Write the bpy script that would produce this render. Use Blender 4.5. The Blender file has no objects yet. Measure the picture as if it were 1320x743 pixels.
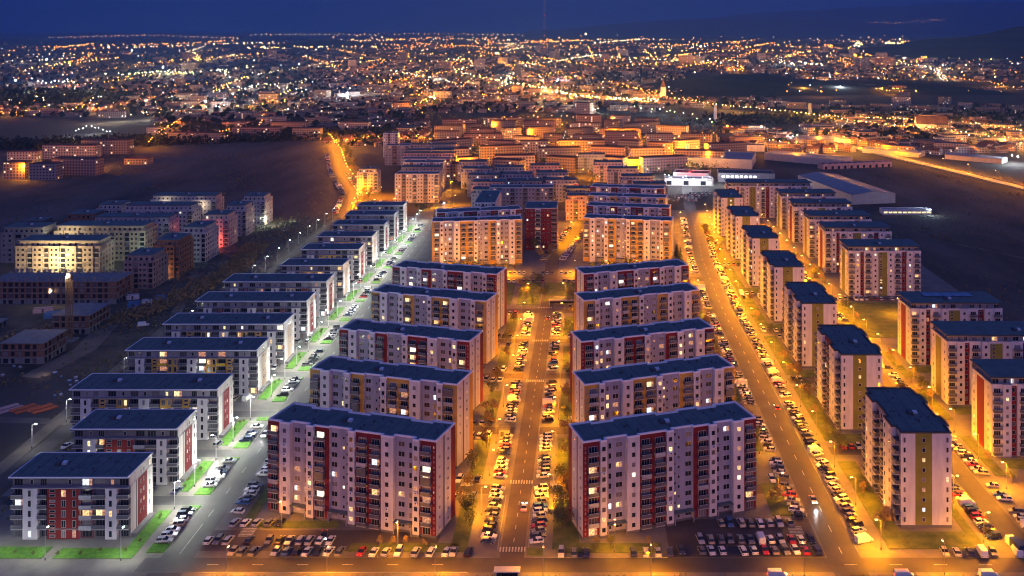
import bpy, math, random
from mathutils import Vector
R = math.radians
SC = bpy.context.scene
COL = SC.collection
rnd = random.Random(7)

# ------------------------------------------------------------------ camera
CAM_H = 143.0
FPX, XC, YH = 1240.0, 750.0, 38.0          # focal length, vanishing column and horizon row of the 1320 px photograph
cd = bpy.data.cameras.new('camera'); cam = bpy.data.objects.new('camera', cd); COL.objects.link(cam)
cam.location = (0, 0, CAM_H); cam.rotation_euler = (R(90), 0, 0)
cd.sensor_width = 36; cd.lens = 36 * FPX / 1320; cd.shift_x = -(XC - 660) / 1320; cd.shift_y = -(371.5 - YH) / 1320
cd.clip_start = 1; cd.clip_end = 90000
SC.camera = cam

def G(px, py, z=0.0):
    Y = FPX * (CAM_H - z) / (py - YH)
    return ((px - XC) * Y / FPX, Y)

# ------------------------------------------------------------------ materials
M = {}
def nodes(m):
    m.use_nodes = True
    nt = m.node_tree
    return nt, nt.nodes['Principled BSDF']
def mat(name, col, rough=0.85, var=0.15, scale=0.3, col2=None, metal=0.0, spec=None, detail=5.0, stretch=None):
    m = bpy.data.materials.new(name); nt, b = nodes(m)
    b.inputs['Roughness'].default_value = rough
    b.inputs['Metallic'].default_value = metal
    if spec is not None: b.inputs['Specular IOR Level'].default_value = spec
    if var > 0 or col2:
        tc = nt.nodes.new('ShaderNodeTexCoord'); n = nt.nodes.new('ShaderNodeTexNoise')
        n.inputs['Scale'].default_value = scale; n.inputs['Detail'].default_value = detail
        n.inputs['Roughness'].default_value = 0.65
        if stretch:
            mp = nt.nodes.new('ShaderNodeMapping'); mp.inputs['Scale'].default_value = stretch
            nt.links.new(tc.outputs['Object'], mp.inputs[0]); nt.links.new(mp.outputs[0], n.inputs['Vector'])
        else:
            nt.links.new(tc.outputs['Object'], n.inputs['Vector'])
        r = nt.nodes.new('ShaderNodeValToRGB'); nt.links.new(n.outputs['Fac'], r.inputs[0])
        c2 = col2 if col2 else tuple(min(1, c * (1 + var)) for c in col)
        c1 = col if col2 else tuple(c * (1 - var) for c in col)
        r.color_ramp.elements[0].position = 0.36; r.color_ramp.elements[1].position = 0.66
        r.color_ramp.elements[0].color = (*c1, 1); r.color_ramp.elements[1].color = (*c2, 1)
        nt.links.new(r.outputs[0], b.inputs['Base Color'])
    else:
        b.inputs['Base Color'].default_value = (*col, 1)
    M[name] = m
    return m
def emit(name, col, s, base=(0.1, 0.1, 0.1), var=0.0, sample=False):
    m = bpy.data.materials.new(name); nt, b = nodes(m)
    b.inputs['Base Color'].default_value = (*base, 1)
    b.inputs['Emission Color'].default_value = (*col, 1)
    b.inputs['Emission Strength'].default_value = s
    if var:
        tc = nt.nodes.new('ShaderNodeTexCoord'); n = nt.nodes.new('ShaderNodeTexNoise'); n.inputs['Scale'].default_value = 1.6
        mr = nt.nodes.new('ShaderNodeMapRange')
        mr.inputs['From Min'].default_value = 0.35; mr.inputs['From Max'].default_value = 0.65
        mr.inputs['To Min'].default_value = s * (1 - var); mr.inputs['To Max'].default_value = s * (1 + var)
        nt.links.new(tc.outputs['Object'], n.inputs['Vector']); nt.links.new(n.outputs['Fac'], mr.inputs[0])
        nt.links.new(mr.outputs[0], b.inputs['Emission Strength'])
    m.cycles.emission_sampling = 'AUTO' if sample else 'NONE'
    M[name] = m
    return m

mat('plaster_charcoal', (0.15, 0.15, 0.17), 0.9, 0.14, 0.5)
mat('plaster_white', (0.60, 0.58, 0.57), 0.9, 0.14, 0.5, stretch=(1, 1, .18))
mat('plaster_grey', (0.27, 0.27, 0.30), 0.9, 0.14, 0.5, stretch=(1, 1, .18))
mat('plaster_lilac', (0.34, 0.335, 0.40), 0.9, 0.14, 0.5, stretch=(1, 1, .18))
mat('plaster_dark', (0.12, 0.12, 0.13), 0.9, 0.1, 0.3)
mat('coping', (0.80, 0.80, 0.84), 0.6, 0.0)
mat('red', (0.19, 0.012, 0.012), 0.85, 0.12, 0.3)
mat('ochre', (0.52, 0.30, 0.05), 0.85, 0.12, 0.3)
mat('yellow', (0.80, 0.56, 0.02), 0.8, 0.1, 0.3)
mat('green', (0.20, 0.20, 0.03), 0.85, 0.12, 0.3)
mat('pink', (0.55, 0.36, 0.33), 0.9, 0.08, 0.25)
mat('tan', (0.46, 0.36, 0.27), 0.9, 0.1, 0.25)
mat('beige', (0.52, 0.45, 0.38), 0.9, 0.1, 0.25)
mat('raw_tan', (0.36, 0.29, 0.20), 0.9, 0.25, 0.3)
mat('raw_pink', (0.30, 0.21, 0.19), 0.9, 0.25, 0.3)
mat('raw_pale', (0.38, 0.36, 0.38), 0.9, 0.15, 0.3)
mat('brick', (0.20, 0.10, 0.06), 0.9, 0.25, 0.8)
mat('concrete', (0.20, 0.195, 0.19), 0.9, 0.2, 0.4)
mat('concrete_dark', (0.10, 0.10, 0.11), 0.9, 0.25, 0.4)
mat('bitumen', (0.075, 0.105, 0.105), 0.75, 0.35, 0.35, col2=(0.125, 0.155, 0.15), detail=10)
mat('roof_seam', (0.058, 0.082, 0.085), 0.8, 0.2, 1.0)
mat('bitumen_line', (0.035, 0.045, 0.05), 0.8, 0.2, 1.0)
mat('metal_trim', (0.45, 0.46, 0.5), 0.5, 0.05, 1.0)
mat('metal_dark', (0.06, 0.06, 0.07), 0.5, 0.1, 1.0)
mat('railing', (0.10, 0.10, 0.115), 0.5, 0.15, 1.0)
mat('railing_light', (0.34, 0.35, 0.37), 0.5, 0.1, 1.0)
mat('slab', (0.45, 0.44, 0.44), 0.8, 0.1, 1.0)
mat('frame_white', (0.55, 0.55, 0.55), 0.6, 0.0)
mat('glass_dark', (0.02, 0.023, 0.03), 0.12, 0.0)
mat('glass_curtain', (0.17, 0.16, 0.17), 0.35, 0.25, 3.0)
mat('glass_blind', (0.07, 0.065, 0.08), 0.3, 0.1, 3.0)
mat('opening', (0.012, 0.012, 0.014), 0.9, 0.0)
mat('skylight', (0.55, 0.6, 0.65), 0.3, 0.0)
mat('solar', (0.16, 0.22, 0.34), 0.35, 0.1, 0.5)
mat('asphalt', (0.050, 0.049, 0.050), 0.6, 0.3, 0.09, detail=10)
mat('asphalt_worn', (0.066, 0.055, 0.052), 0.75, 0.25, 0.12, detail=10)
mat('paving', (0.15, 0.14, 0.13), 0.85, 0.2, 0.15, detail=10)
mat('paving_light', (0.27, 0.26, 0.245), 0.85, 0.15, 0.2, detail=8)
mat('paint', (0.42, 0.42, 0.40), 0.7, 0.4, 2.0)
mat('lawn_fresh', (0.035, 0.12, 0.006), 0.95, 0.3, 0.6, col2=(0.09, 0.22, 0.015), detail=12)
mat('lawn_dull', (0.05, 0.085, 0.016), 0.95, 0.3, 0.25, col2=(0.13, 0.15, 0.04), detail=10)
mat('soil', (0.028, 0.026, 0.018), 0.95, 0.3, 0.05, col2=(0.13, 0.105, 0.07), detail=15)
mat('field', (0.030, 0.026, 0.022), 0.98, 0.3, 0.02, col2=(0.11, 0.090, 0.075), detail=15, stretch=(1, 0.3, 1))
mat('dirt_track', (0.16, 0.13, 0.10), 0.95, 0.2, 0.1)
mat('ground', (0.030, 0.026, 0.022), 0.98, 0.3, 0.0022, col2=(0.065, 0.055, 0.045), detail=14)
mat('leaf', (0.10, 0.11, 0.03), 0.8, 0.3, 1.5)
mat('leaf_dry', (0.22, 0.15, 0.06), 0.8, 0.3, 1.5)
mat('conifer', (0.025, 0.045, 0.018), 0.9, 0.3, 1.5)
mat('woods', (0.022, 0.026, 0.018), 0.95, 0.3, 0.05)
mat('hill', (0.018, 0.022, 0.016), 0.98, 0.3, 0.006)
mat('bark', (0.10, 0.075, 0.05), 0.9, 0.2, 2)
mat('tyre', (0.02, 0.02, 0.02), 0.8, 0.0)
mat('car_glass', (0.015, 0.017, 0.02), 0.08, 0.0)
mat('roof_far', (0.09, 0.07, 0.075), 0.9, 0.3, 0.02)
mat('roof_tile', (0.14, 0.06, 0.04), 0.9, 0.3, 0.1)
mat('sheet_roof', (0.22, 0.22, 0.24), 0.55, 0.3, 0.25, stretch=(4, .6, 1), detail=9)
mat('yellow_cladding', (0.7, 0.45, 0.02), 0.6, 0.1, 0.2)
mat('orange_plastic', (0.6, 0.14, 0.04), 0.6, 0.2, 0.6)
mat('crane_paint', (0.22, 0.13, 0.06), 0.6, 0.1, 1)
mat('mast_red', (0.18, 0.04, 0.04), 0.6, 0.1, 1)
mat('tarp_blue', (0.06, 0.18, 0.35), 0.6, 0.2, 0.6)
CARCOL = {'white': (0.72, 0.72, 0.70), 'silver': (0.42, 0.43, 0.44), 'grey': (0.16, 0.165, 0.17), 'black': (0.012, 0.012, 0.014),
          'dark blue': (0.02, 0.035, 0.09), 'red': (0.38, 0.02, 0.015), 'beige': (0.42, 0.36, 0.25), 'blue': (0.03, 0.11, 0.32), 'orange': (0.6, 0.16, 0.02)}
for k, c in CARCOL.items():
    m = mat('car_' + k, c, 0.28, 0.0); nodes(m)[1].inputs['Coat Weight'].default_value = 0.5
emit('lit_warm', (1.0, 0.62, 0.24), 1.15, var=0.75)
emit('lit_yellow', (1.0, 0.78, 0.36), 1.4, var=0.7)
emit('lit_pale', (1.0, 0.90, 0.66), 1.6, var=0.6)
emit('lit_cool', (0.80, 0.92, 1.0), 1.4, var=0.6)
emit('lit_dim', (1.0, 0.42, 0.22), 0.55, var=0.7)
emit('lit_red', (1.0, 0.03, 0.03), 2.5, var=0.3)
LIT = ['lit_warm', 'lit_warm', 'lit_yellow', 'lit_yellow', 'lit_pale', 'lit_cool', 'lit_dim', 'lit_dim']
emit('lens_orange', (1.0, 0.55, 0.14), 40)
emit('lens_white', (0.88, 1.0, 0.86), 40)
emit('headlight_on', (0.85, 0.92, 1.0), 30)
emit('tail_on', (1.0, 0.05, 0.02), 8)
emit('far_orange', (1.0, 0.30, 0.03), 24)
emit('far_amber', (1.0, 0.46, 0.09), 24)
emit('far_warm', (1.0, 0.72, 0.34), 24)
emit('far_white', (0.80, 0.95, 1.0), 34)
emit('far_green', (0.5, 1.0, 0.35), 20)
emit('far_red', (1.0, 0.08, 0.05), 14)
emit('sign_white', (0.9, 0.9, 1.0), 5)
emit('sign_red', (1.0, 0.08, 0.10), 4)
emit('sign_violet', (0.5, 0.25, 1.0), 4)

def uv_window_mat(name, wall, lit_p, win=(0.02, 0.022, 0.03)):
    """plaster with a grid of window panes; some rooms behind them have their lamps on (UV is in metres along the wall / up)"""
    m = bpy.data.materials.new(name); nt, b = nodes(m); L = nt.links; N = nt.nodes.new
    uv = N('ShaderNodeUVMap'); sep = N('ShaderNodeSeparateXYZ'); L.new(uv.outputs[0], sep.inputs[0])
    def mth(op, a, bb=None, c=None):
        n = N('ShaderNodeMath'); n.operation = op
        for i, x in enumerate((a, bb, c)):
            if x is None: continue
            if isinstance(x, (int, float)): n.inputs[i].default_value = x
            else: L.new(x, n.inputs[i])
        return n.outputs[0]
    u = mth('DIVIDE', sep.outputs[0], 3.0); v = mth('DIVIDE', sep.outputs[1], 2.85)
    fu, fv = mth('FRACT', u), mth('FRACT', v)
    mu = mth('COMPARE', fu, 0.5, 0.24); mv = mth('COMPARE', fv, 0.52, 0.25)
    mask = mth('MULTIPLY', mu, mv)
    cmb = N('ShaderNodeCombineXYZ'); L.new(mth('FLOOR', u), cmb.inputs[0]); L.new(mth('FLOOR', v), cmb.inputs[1])
    oi = N('ShaderNodeObjectInfo'); L.new(mth('MULTIPLY', oi.outputs['Random'], 97.0), cmb.inputs[2])
    wn = N('ShaderNodeTexWhiteNoise'); L.new(cmb.outputs[0], wn.inputs['Vector'])
    lit = mth('MULTIPLY', mth('LESS_THAN', wn.outputs['Value'], lit_p), mask)
    mix = N('ShaderNodeMix'); mix.data_type = 'RGBA'; L.new(mask, mix.inputs[0])
    mix.inputs[6].default_value = (*wall, 1); mix.inputs[7].default_value = (*win, 1)
    L.new(mix.outputs[2], b.inputs['Base Color']); b.inputs['Roughness'].default_value = 0.8
    cr = N('ShaderNodeValToRGB'); sp = N('ShaderNodeSeparateColor'); L.new(wn.outputs['Color'], sp.inputs[0]); L.new(sp.outputs[1], cr.inputs[0])
    cr.color_ramp.elements[0].color = (1, 0.5, 0.15, 1); cr.color_ramp.elements[1].color = (1, 0.92, 0.75, 1)
    L.new(cr.outputs[0], b.inputs['Emission Color']); L.new(mth('MULTIPLY', lit, 2.2), b.inputs['Emission Strength'])
    m.cycles.emission_sampling = 'NONE'
    M[name] = m
uv_window_mat('far_wall_tan', (0.37, 0.25, 0.17), 0.05)
uv_window_mat('far_wall_grey', (0.29, 0.23, 0.21), 0.06)
uv_window_mat('far_wall_pink', (0.38, 0.22, 0.17), 0.05)
uv_window_mat('far_wall_pale', (0.44, 0.35, 0.30), 0.07)
FARW = ['far_wall_tan', 'far_wall_grey', 'far_wall_pink', 'far_wall_pale']

# ------------------------------------------------------------------ mesh collector
class MB:
    def __init__(s): s.v, s.f, s.m, s.uv = [], [], [], []
    def face(s, pts, m, uv=None):
        n = len(s.v); s.v += [tuple(p) for p in pts]; s.f.append(tuple(range(n, n + len(pts)))); s.m.append(m)
        s.uv.append(uv)
    def box(s, x0, y0, z0, x1, y1, z1, m, top=None, bottom=True, back=True):
        t = top or m
        s.face([(x0, y0, z0), (x1, y0, z0), (x1, y0, z1), (x0, y0, z1)], m)
        s.face([(x1, y0, z0), (x1, y1, z0), (x1, y1, z1), (x1, y0, z1)], m)
        if back: s.face([(x1, y1, z0), (x0, y1, z0), (x0, y1, z1), (x1, y1, z1)], m)
        s.face([(x0, y1, z0), (x0, y0, z0), (x0, y0, z1), (x0, y1, z1)], m)
        s.face([(x0, y0, z1), (x1, y0, z1), (x1, y1, z1), (x0, y1, z1)], t)
        if bottom: s.face([(x0, y1, z0), (x1, y1, z0), (x1, y0, z0), (x0, y0, z0)], m)
    def prism(s, pts, z0, z1, mats, top=None, uvw=False):
        """vertical walls over a CCW outline (one material per edge or one for all), optional top"""
        n = len(pts); run = 0.0
        for i in range(n):
            a, b = pts[i], pts[(i + 1) % n]
            mm = mats if isinstance(mats, str) else mats[i]
            d = math.dist(a, b)
            s.face([(*a, z0), (*b, z0), (*b, z1), (*a, z1)], mm, [(run, 0), (run + d, 0), (run + d, z1 - z0), (run, z1 - z0)] if uvw else None)
            run += math.ceil(d / 3.0) * 3.0
        if top: s.face([(*p, z1) for p in pts], top)
    def tube(s, a, b, r0, r1, m, n=6, cap=False):
        a, b = Vector(a), Vector(b); d = (b - a).normalized()
        u = d.orthogonal().normalized(); w = d.cross(u)
        ra = [a + (u * math.cos(t) + w * math.sin(t)) * r0 for t in [2 * math.pi * i / n for i in range(n)]]
        rb = [b + (u * math.cos(t) + w * math.sin(t)) * r1 for t in [2 * math.pi * i / n for i in range(n)]]
        for i in range(n):
            j = (i + 1) % n; s.face([ra[i], ra[j], rb[j], rb[i]], m)
        if cap: s.face(rb, m); s.face(ra[::-1], m)
    def octa(s, c, r, m):
        x, y, z = c; p = [(x + r, y, z), (x, y + r, z), (x - r, y, z), (x, y - r, z)]; t, b = (x, y, z + r), (x, y, z - r)
        for i in range(4):
            j = (i + 1) % 4; s.face([p[i], p[j], t], m); s.face([p[j], p[i], b], m)
    def add(s, o, x, y, z, rot=0.0, sc=1.0):
        c, q = math.cos(rot), math.sin(rot); n = len(s.v)
        s.v += [(x + (a * c - b * q) * sc, y + (a * q + b * c) * sc, z + h * sc) for a, b, h in o.v]
        s.f += [tuple(i + n for i in f) for f in o.f]; s.m += o.m; s.uv += o.uv
    def mesh(s, name):
        me = bpy.data.meshes.new(name); me.from_pydata(s.v, [], s.f)
        used = list(dict.fromkeys(s.m))
        for u in used: me.materials.append(M[u])
        ix = {u: i for i, u in enumerate(used)}
        me.polygons.foreach_set('material_index', [ix[m] for m in s.m])
        if any(u is not None for u in s.uv):
            ul = me.uv_layers.new(name='UVMap'); flat = []
            for f, u in zip(s.f, s.uv):
                for k in range(len(f)): flat += list(u[k]) if u else [0.0, 0.0]
            ul.data.foreach_set('uv', flat)
        me.update()
        return me

def obj(name, data, parent=None, loc=(0, 0, 0), rz=0.0):
    if isinstance(data, MB): data = data.mesh(name)
    o = bpy.data.objects.new(name, data); COL.objects.link(o)
    o.location = loc
    if rz: o.rotation_euler = (0, 0, rz)
    if parent: o.parent = parent
    return o
def tag(o, label=None, cat=None, group=None, kind=None):
    if label: o['label'] = label
    if cat: o['category'] = cat
    if group: o['group'] = group
    if kind: o['kind'] = kind
    return o
def thing(name, label, cat, loc=(0, 0, 0), rz=0.0, group=None):
    o = bpy.data.objects.new(name, None); COL.objects.link(o); o.location = loc; o.rotation_euler = (0, 0, rz)
    o.empty_display_size = 0.5
    return tag(o, label, cat, group)
def struct(name, mb): return tag(obj(name, mb), kind='structure')
def stuff(name, mb, label=None, cat=None): return tag(obj(name, mb), label, cat, kind='stuff')
ORD = ['first', 'second', 'third', 'fourth', 'fifth', 'sixth', 'seventh', 'eighth', 'ninth', 'tenth', 'eleventh', 'twelfth', 'thirteenth',
       'fourteenth', 'fifteenth', 'sixteenth', 'seventeenth', 'eighteenth', 'nineteenth']
def ordn(i):
    if i < 19: return ORD[i]
    t, u = divmod(i + 1, 10); T = ['', '', 'twent', 'thirt', 'fort', 'fift', 'sixt', 'sevent', 'eight', 'ninet']
    return T[t] + 'ieth' if u == 0 else T[t] + 'y-' + ORD[u - 1]

# ------------------------------------------------------------------ facade elements (all face -y, origin at bottom centre on the wall plane)
def win_mb(w, h, lit, mull=1, frame='frame_white'):
    b = MB(); g = lit or 'glass_dark'; t = 0.065
    b.box(-w / 2, -0.05, 0, w / 2, 0.0, h, frame, bottom=True, back=False)
    pw = (w - t * (mull + 1)) / mull
    for i in range(mull):
        x = -w / 2 + t + i * (pw + t)
        b.face([(x, -0.06, t), (x + pw, -0.06, t), (x + pw, -0.06, h - t), (x, -0.06, h - t)], g if not (lit in ('lit_warm', 'lit_cool', 'lit_yellow') and mull > 1 and i == mull - 1) else 'lit_dim')
    return b
def balcony_mb(w, d, rail='railing', hr=1.0):
    b = MB()
    b.box(-w / 2, -d, -0.18, w / 2, 0, 0.0, 'slab', back=False)
    b.box(-w / 2, -d, 0.08, w / 2, -d + 0.07, hr, rail)
    b.box(-w / 2, -d + 0.07, 0.08, -w / 2 + 0.07, 0, hr, rail, back=False)
    b.box(w / 2 - 0.07, -d + 0.07, 0.08, w / 2, 0, hr, rail, back=False)
    b.box(-w / 2 - 0.03, -d - 0.03, hr, w / 2 + 0.03, -d + 0.1, hr + 0.06, 'metal_trim')
    return b
def hatch_mb():
    b = MB(); b.box(-1.3, -1.1, 0, 0.1, 1.1, 0.9, 'metal_dark'); b.box(0.3, -0.6, 0, 1.7, 0.7, 0.5, 'metal_trim')
    b.face([(0.3, -0.6, 0.52), (1.7, -0.6, 0.52), (1.7, 0.7, 0.75), (0.3, 0.7, 0.75)], 'skylight')
    return b
_mbc, _mec = {}, {}
def elem(key):
    if key not in _mbc:
        k = key[0]
        if k == 'balcony': _mbc[key] = balcony_mb(*key[1:])
        elif k == 'roof_hatch': _mbc[key] = hatch_mb()
        elif k == 'air_conditioner':
            a_ = MB(); a_.box(-.45, -.4, 0, .45, 0, .65, 'coping', back=False); a_.face([(-.3, -.41, .1), (.2, -.41, .1), (.2, -.41, .55), (-.3, -.41, .55)], 'metal_dark'); _mbc[key] = a_
        else: _mbc[key] = win_mb(*key[1:])
    return _mbc[key]
def emesh(key):
    if key not in _mec: _mec[key] = elem(key).mesh(key[0])
    return _mec[key]

def inset(pts, d):
    """inward offset of a CCW outline"""
    out = []; n = len(pts)
    for i in range(n):
        a, b, c = Vector(pts[i - 1]), Vector(pts[i]), Vector(pts[(i + 1) % n])
        d1, d2 = (b - a).normalized(), (c - b).normalized()
        n1, n2 = Vector((-d1.y, d1.x)), Vector((-d2.y, d2.x))
        k = n1 + n2; q = k.dot(n1)
        out.append(tuple(b + k * (d / q if abs(q) > 1e-6 else d)))
    return out
def rim(mb, pts, z0, z1, w, m):
    ins = inset(pts, w); n = len(pts)
    for i in range(n):
        j = (i + 1) % n; a, b, c, d = pts[i], pts[j], ins[j], ins[i]
        mb.face([(*a, z0), (*b, z0), (*b, z1), (*a, z1)], m)
        mb.face([(*a, z1), (*b, z1), (*c, z1), (*d, z1)], m)
        mb.face([(*d, z1), (*c, z1), (*c, z0), (*d, z0)], m)
    return mb

class Building:
    """a building at `loc`: x runs along the front, y goes back"""
    def __init__(s, name, label, group, loc, rz, detail, seed, cat='apartment block', lit=0.10):
        s.root = thing(name, label, cat, loc, rz, group); s.detail = detail; s.el = []; s.r = random.Random(seed); s.lit = lit
        s.wall = MB()
    def put(s, key, x, y, z, rot=0.0): s.el.append((key, x, y, z, rot))
    def litmat(s, p=None):
        if s.r.random() < (s.lit if p is None else p): return s.r.choice(LIT)
        q = s.r.random()
        return 'glass_curtain' if q < .14 else 'glass_blind' if q < .3 else None
    def window(s, x, y, z, rot, w, h, mull=1, p=None, frame='frame_white', name='window'):
        s.put((name, w, h, s.litmat(p), mull, frame), x, y, z, rot)
    def finish(s, side_order=None):
        if s.detail < 2:
            for key, x, y, z, rot in s.el: s.wall.add(elem(key), x, y, z, rot)
            obj('wall', s.wall, s.root)
            return s.root
        obj('wall', s.wall, s.root)
        by = {}
        for e in s.el: by.setdefault(e[0][0], []).append(e)
        for nm, es in by.items():
            es.sort(key=lambda e: (abs(e[4]) > 3, -e[3], e[1]))
            for key, x, y, z, rot in es[:100]:
                obj(nm, emesh(key), s.root, (x, y, z), rot)
            if len(es) > 100:
                rest = MB()
                for key, x, y, z, rot in es[100:]: rest.add(elem(key), x, y, z, rot)
                tag(obj(nm, rest, s.root), kind='stuff')
        return s.root

def roof_parts(b, pts, H, trim='metal_trim', hatches=()):
    if b.detail < 2:
        b.wall.face([(*p, H + 0.02) for p in pts], 'bitumen'); rim(b.wall, pts, H, H + 0.4, 0.4, trim)
        for x, y in hatches: b.put(('roof_hatch',), x, y, H + 0.03)
        return
    m = MB(); m.face([(*p, H + 0.03) for p in pts], 'bitumen')
    rr = random.Random(int(pts[1][0] * 7)); x0 = min(p[0] for p in pts); x1 = max(p[0] for p in pts); y0 = min(p[1] for p in pts); y1 = max(p[1] for p in pts)
    for i in range(int((x1 - x0) / 3.6)):
        q = x0 + 2 + i * 3.6; m.box(q, y0 + 2.5, H + 0.03, q + 0.22, y1 - 2.5, H + 0.06, 'roof_seam')
    for i in range(14):
        qx, qy = rr.uniform(x0 + 2, x1 - 2), rr.uniform(y0 + 2.5, y1 - 2.5); m.box(qx, qy, H + 0.03, qx + 0.35, qy + 0.35, H + 0.6, 'metal_dark')
    obj('roof', m, b.root); obj('parapet', rim(MB(), pts, H, H + 0.5, 0.42, trim), b.root)
    for x, y in hatches: obj('roof_hatch', emesh(('roof_hatch',)), b.root, (x, y, H + 0.03))

# ---- the nine-storey slab (both rows along the central avenue); mirror=True for the right-hand row
SEG9 = [(0, 4.4, 'B'), (4.4, 7.9, 'w'), (7.9, 13.3, 'R'), (13.3, 15.7, 'w'), (15.7, 20.5, 'B'), (20.5, 27.0, 'S'), (27.0, 29.2, 'w'),
        (29.2, 37.6, 'D'), (37.6, 41.4, 'w'), (41.4, 47.5, 'R'), (47.5, 49.5, 'w'), (49.5, 54.4, 'B')]
def slab9(label, group, x, y, rz, mirror, accent, detail, seed, floors=9, lit=0.11, floor_from=0, name='apartment_block'):
    b = Building(name, label, group, (x, y, 0), rz, detail, seed, lit=lit)
    L, W, FH, z0 = 54.4, 14.0, 2.85, 0.7
    H = z0 + floors * FH + 0.65
    segs = SEG9 if not mirror else [(L - q, L - p, t) for p, q, t in reversed(SEG9)]
    pts, mats = [], []
    wallm = {'B': accent, 'D': accent, 'w': 'plaster_white', 'R': 'plaster_lilac', 'S': 'plaster_lilac'}
    dep = {'B': 0.9, 'D': 0.9, 'w': 0.0, 'R': 1.6, 'S': 1.6}
    for p, q, t in segs:
        d = dep[t]
        if pts and abs(pts[-1][1] - d) > 1e-6:
            pass
        pts.append((p, d)); mats.append(wallm[t]); pts.append((q, d)); mats.append('plaster_white')
    # right end, back, left end
    ends = [(0.9, 5.6, 'plaster_white'), (5.6, 6.6, 'plaster_dark'), (6.6, 11.0, 'plaster_white'), (11.0, 14.0, accent)]
    pts = [p for p in pts]
    mats[-1] = ends[0][2]
    for a, c, mm in ends[1:]:
        pts.append((L, a)); mats.append(mm)
    pts.append((L, W)); mats.append('plaster_white')
    for p, q, t in reversed(segs):                       # back side, same steps
        d = W - dep[t] + 0.9 if t not in 'B' else W
        d = W - {'B': 0.0, 'D': 0.0, 'w': 0.0, 'R': 1.2, 'S': 1.2}[t]
        if pts[-1] != (q, d): pts.append((q, d)); mats.append(wallm[t])
        else: mats[-1] = wallm[t]
        if p > 0: pts.append((p, d)); mats.append('plaster_white')
    pts.append((0, W)) if pts[-1] != (0, W) else None
    mats = mats[:len(pts)] + [accent] * (len(pts) - len(mats)); mats[-1] = accent
    for a, c, mm in reversed(ends[:-1]):
        pts.append((0, c)); mats.append(mm)
    # drop duplicate points
    P, Q = [], []
    for i, p in enumerate(pts):
        if P and math.dist(P[-1], p) < 1e-6: Q[-1] = mats[i]; continue
        P.append(p); Q.append(mats[i])
    if math.dist(P[-1], P[0]) < 1e-6: P.pop(); Q.pop()
    b.wall.prism(P, 0.0, H, Q, top='bitumen')
    roof_parts(b, P, H, 'coping', hatches=[(L * (0.42 if not mirror else 0.5), W * 0.5)])
    zs = [z0 + i * FH for i in range(floors)]
    for p, q, t in segs:
        d = dep[t]; c = (p + q) / 2
        for i, z in enumerate(zs):
            if i < floor_from: continue
            if t == 'w':
                b.window(c, d, z + 0.85, 0, 1.15, 1.35)
                if b.r.random() < .16: b.put(('air_conditioner',), c + .1, d, z + 2.3 - 2.2)
            elif t == 'R':
                s = 1 if not mirror else -1
                b.window(c - 1.1 * s, d, z + 0.75, 0, 2.0, 1.5, 2); b.window(c + 1.7 * s, d, z + 0.6, 0, 0.95, 1.65)
            elif t == 'S':
                s = 1 if not mirror else -1
                b.window(c - 1.9 * s, d, z + 0.75, 0, 1.9, 1.5, 2)
                b.window(c + 1.1 * s, d, z + 0.5, 0, 0.75, 0.95, 1, 0.18, name='stair_window'); b.window(c + 2.3 * s, d, z + 1.6, 0, 0.75, 0.9, 1, 0.18, name='stair_window')
            elif t in 'BD':
                cs = [c] if t == 'B' else [p + 2.1, q - 2.1]
                for k in cs:
                    if t == 'B' and q - p > 4.5: k = p + 1.95 if not mirror else q - 1.95
                    b.window(k, d, z + 0.05, 0, 2.5, 2.2, 3, 0.13, name='balcony_door')
                    if i > 0 or t != 'B':
                        q_ = b.r.random()
                        b.put(('balcony', 3.0, 1.25, 'railing_light' if q_ < .10 else 'slab' if q_ < .14 else 'railing', 2.3 if .14 < q_ < .20 else 1.0), k, d, z, 0)
    # visible end wall windows
    rot, xe = (R(90), L) if not mirror else (R(-90), 0)
    for i, z in enumerate(zs):
        if i < floor_from: continue
        b.window(xe, 3.2, z + 1.0, rot, 0.7, 0.9, 1, 0.10, name='end_window'); b.window(xe, 8.8, z + 1.0, rot, 0.7, 0.9, 1, 0.2, name='end_window')
        for dz in (0.5, 1.7):
            b.window(L - 0.75 if not mirror else 0.75, 0.9, z + dz, 0, 0.3, 0.6, 1, 0.05, 'frame_white', name='end_window')
    # plinth, entrance canopies
    pl = MB(); pl.prism(inset(P, -0.06), 0, 0.7, 'plaster_dark'); obj('plinth', pl, b.root)
    for p, q, t in segs:
        if t in 'SR':
            cp = MB(); cp.box(p + 0.1, -0.4, 3.2, q - 0.1, 1.6, 3.45, 'plaster_dark', top='bitumen')
            cp.box(p + 0.2, -0.35, 0.0, p + 0.45, -0.1, 3.2, 'plaster_grey'); cp.box(q - 0.45, -0.35, 0.0, q - 0.2, -0.1, 3.2, 'plaster_grey')
            obj('entrance_canopy', cp, b.root)
    return b.finish()

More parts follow.
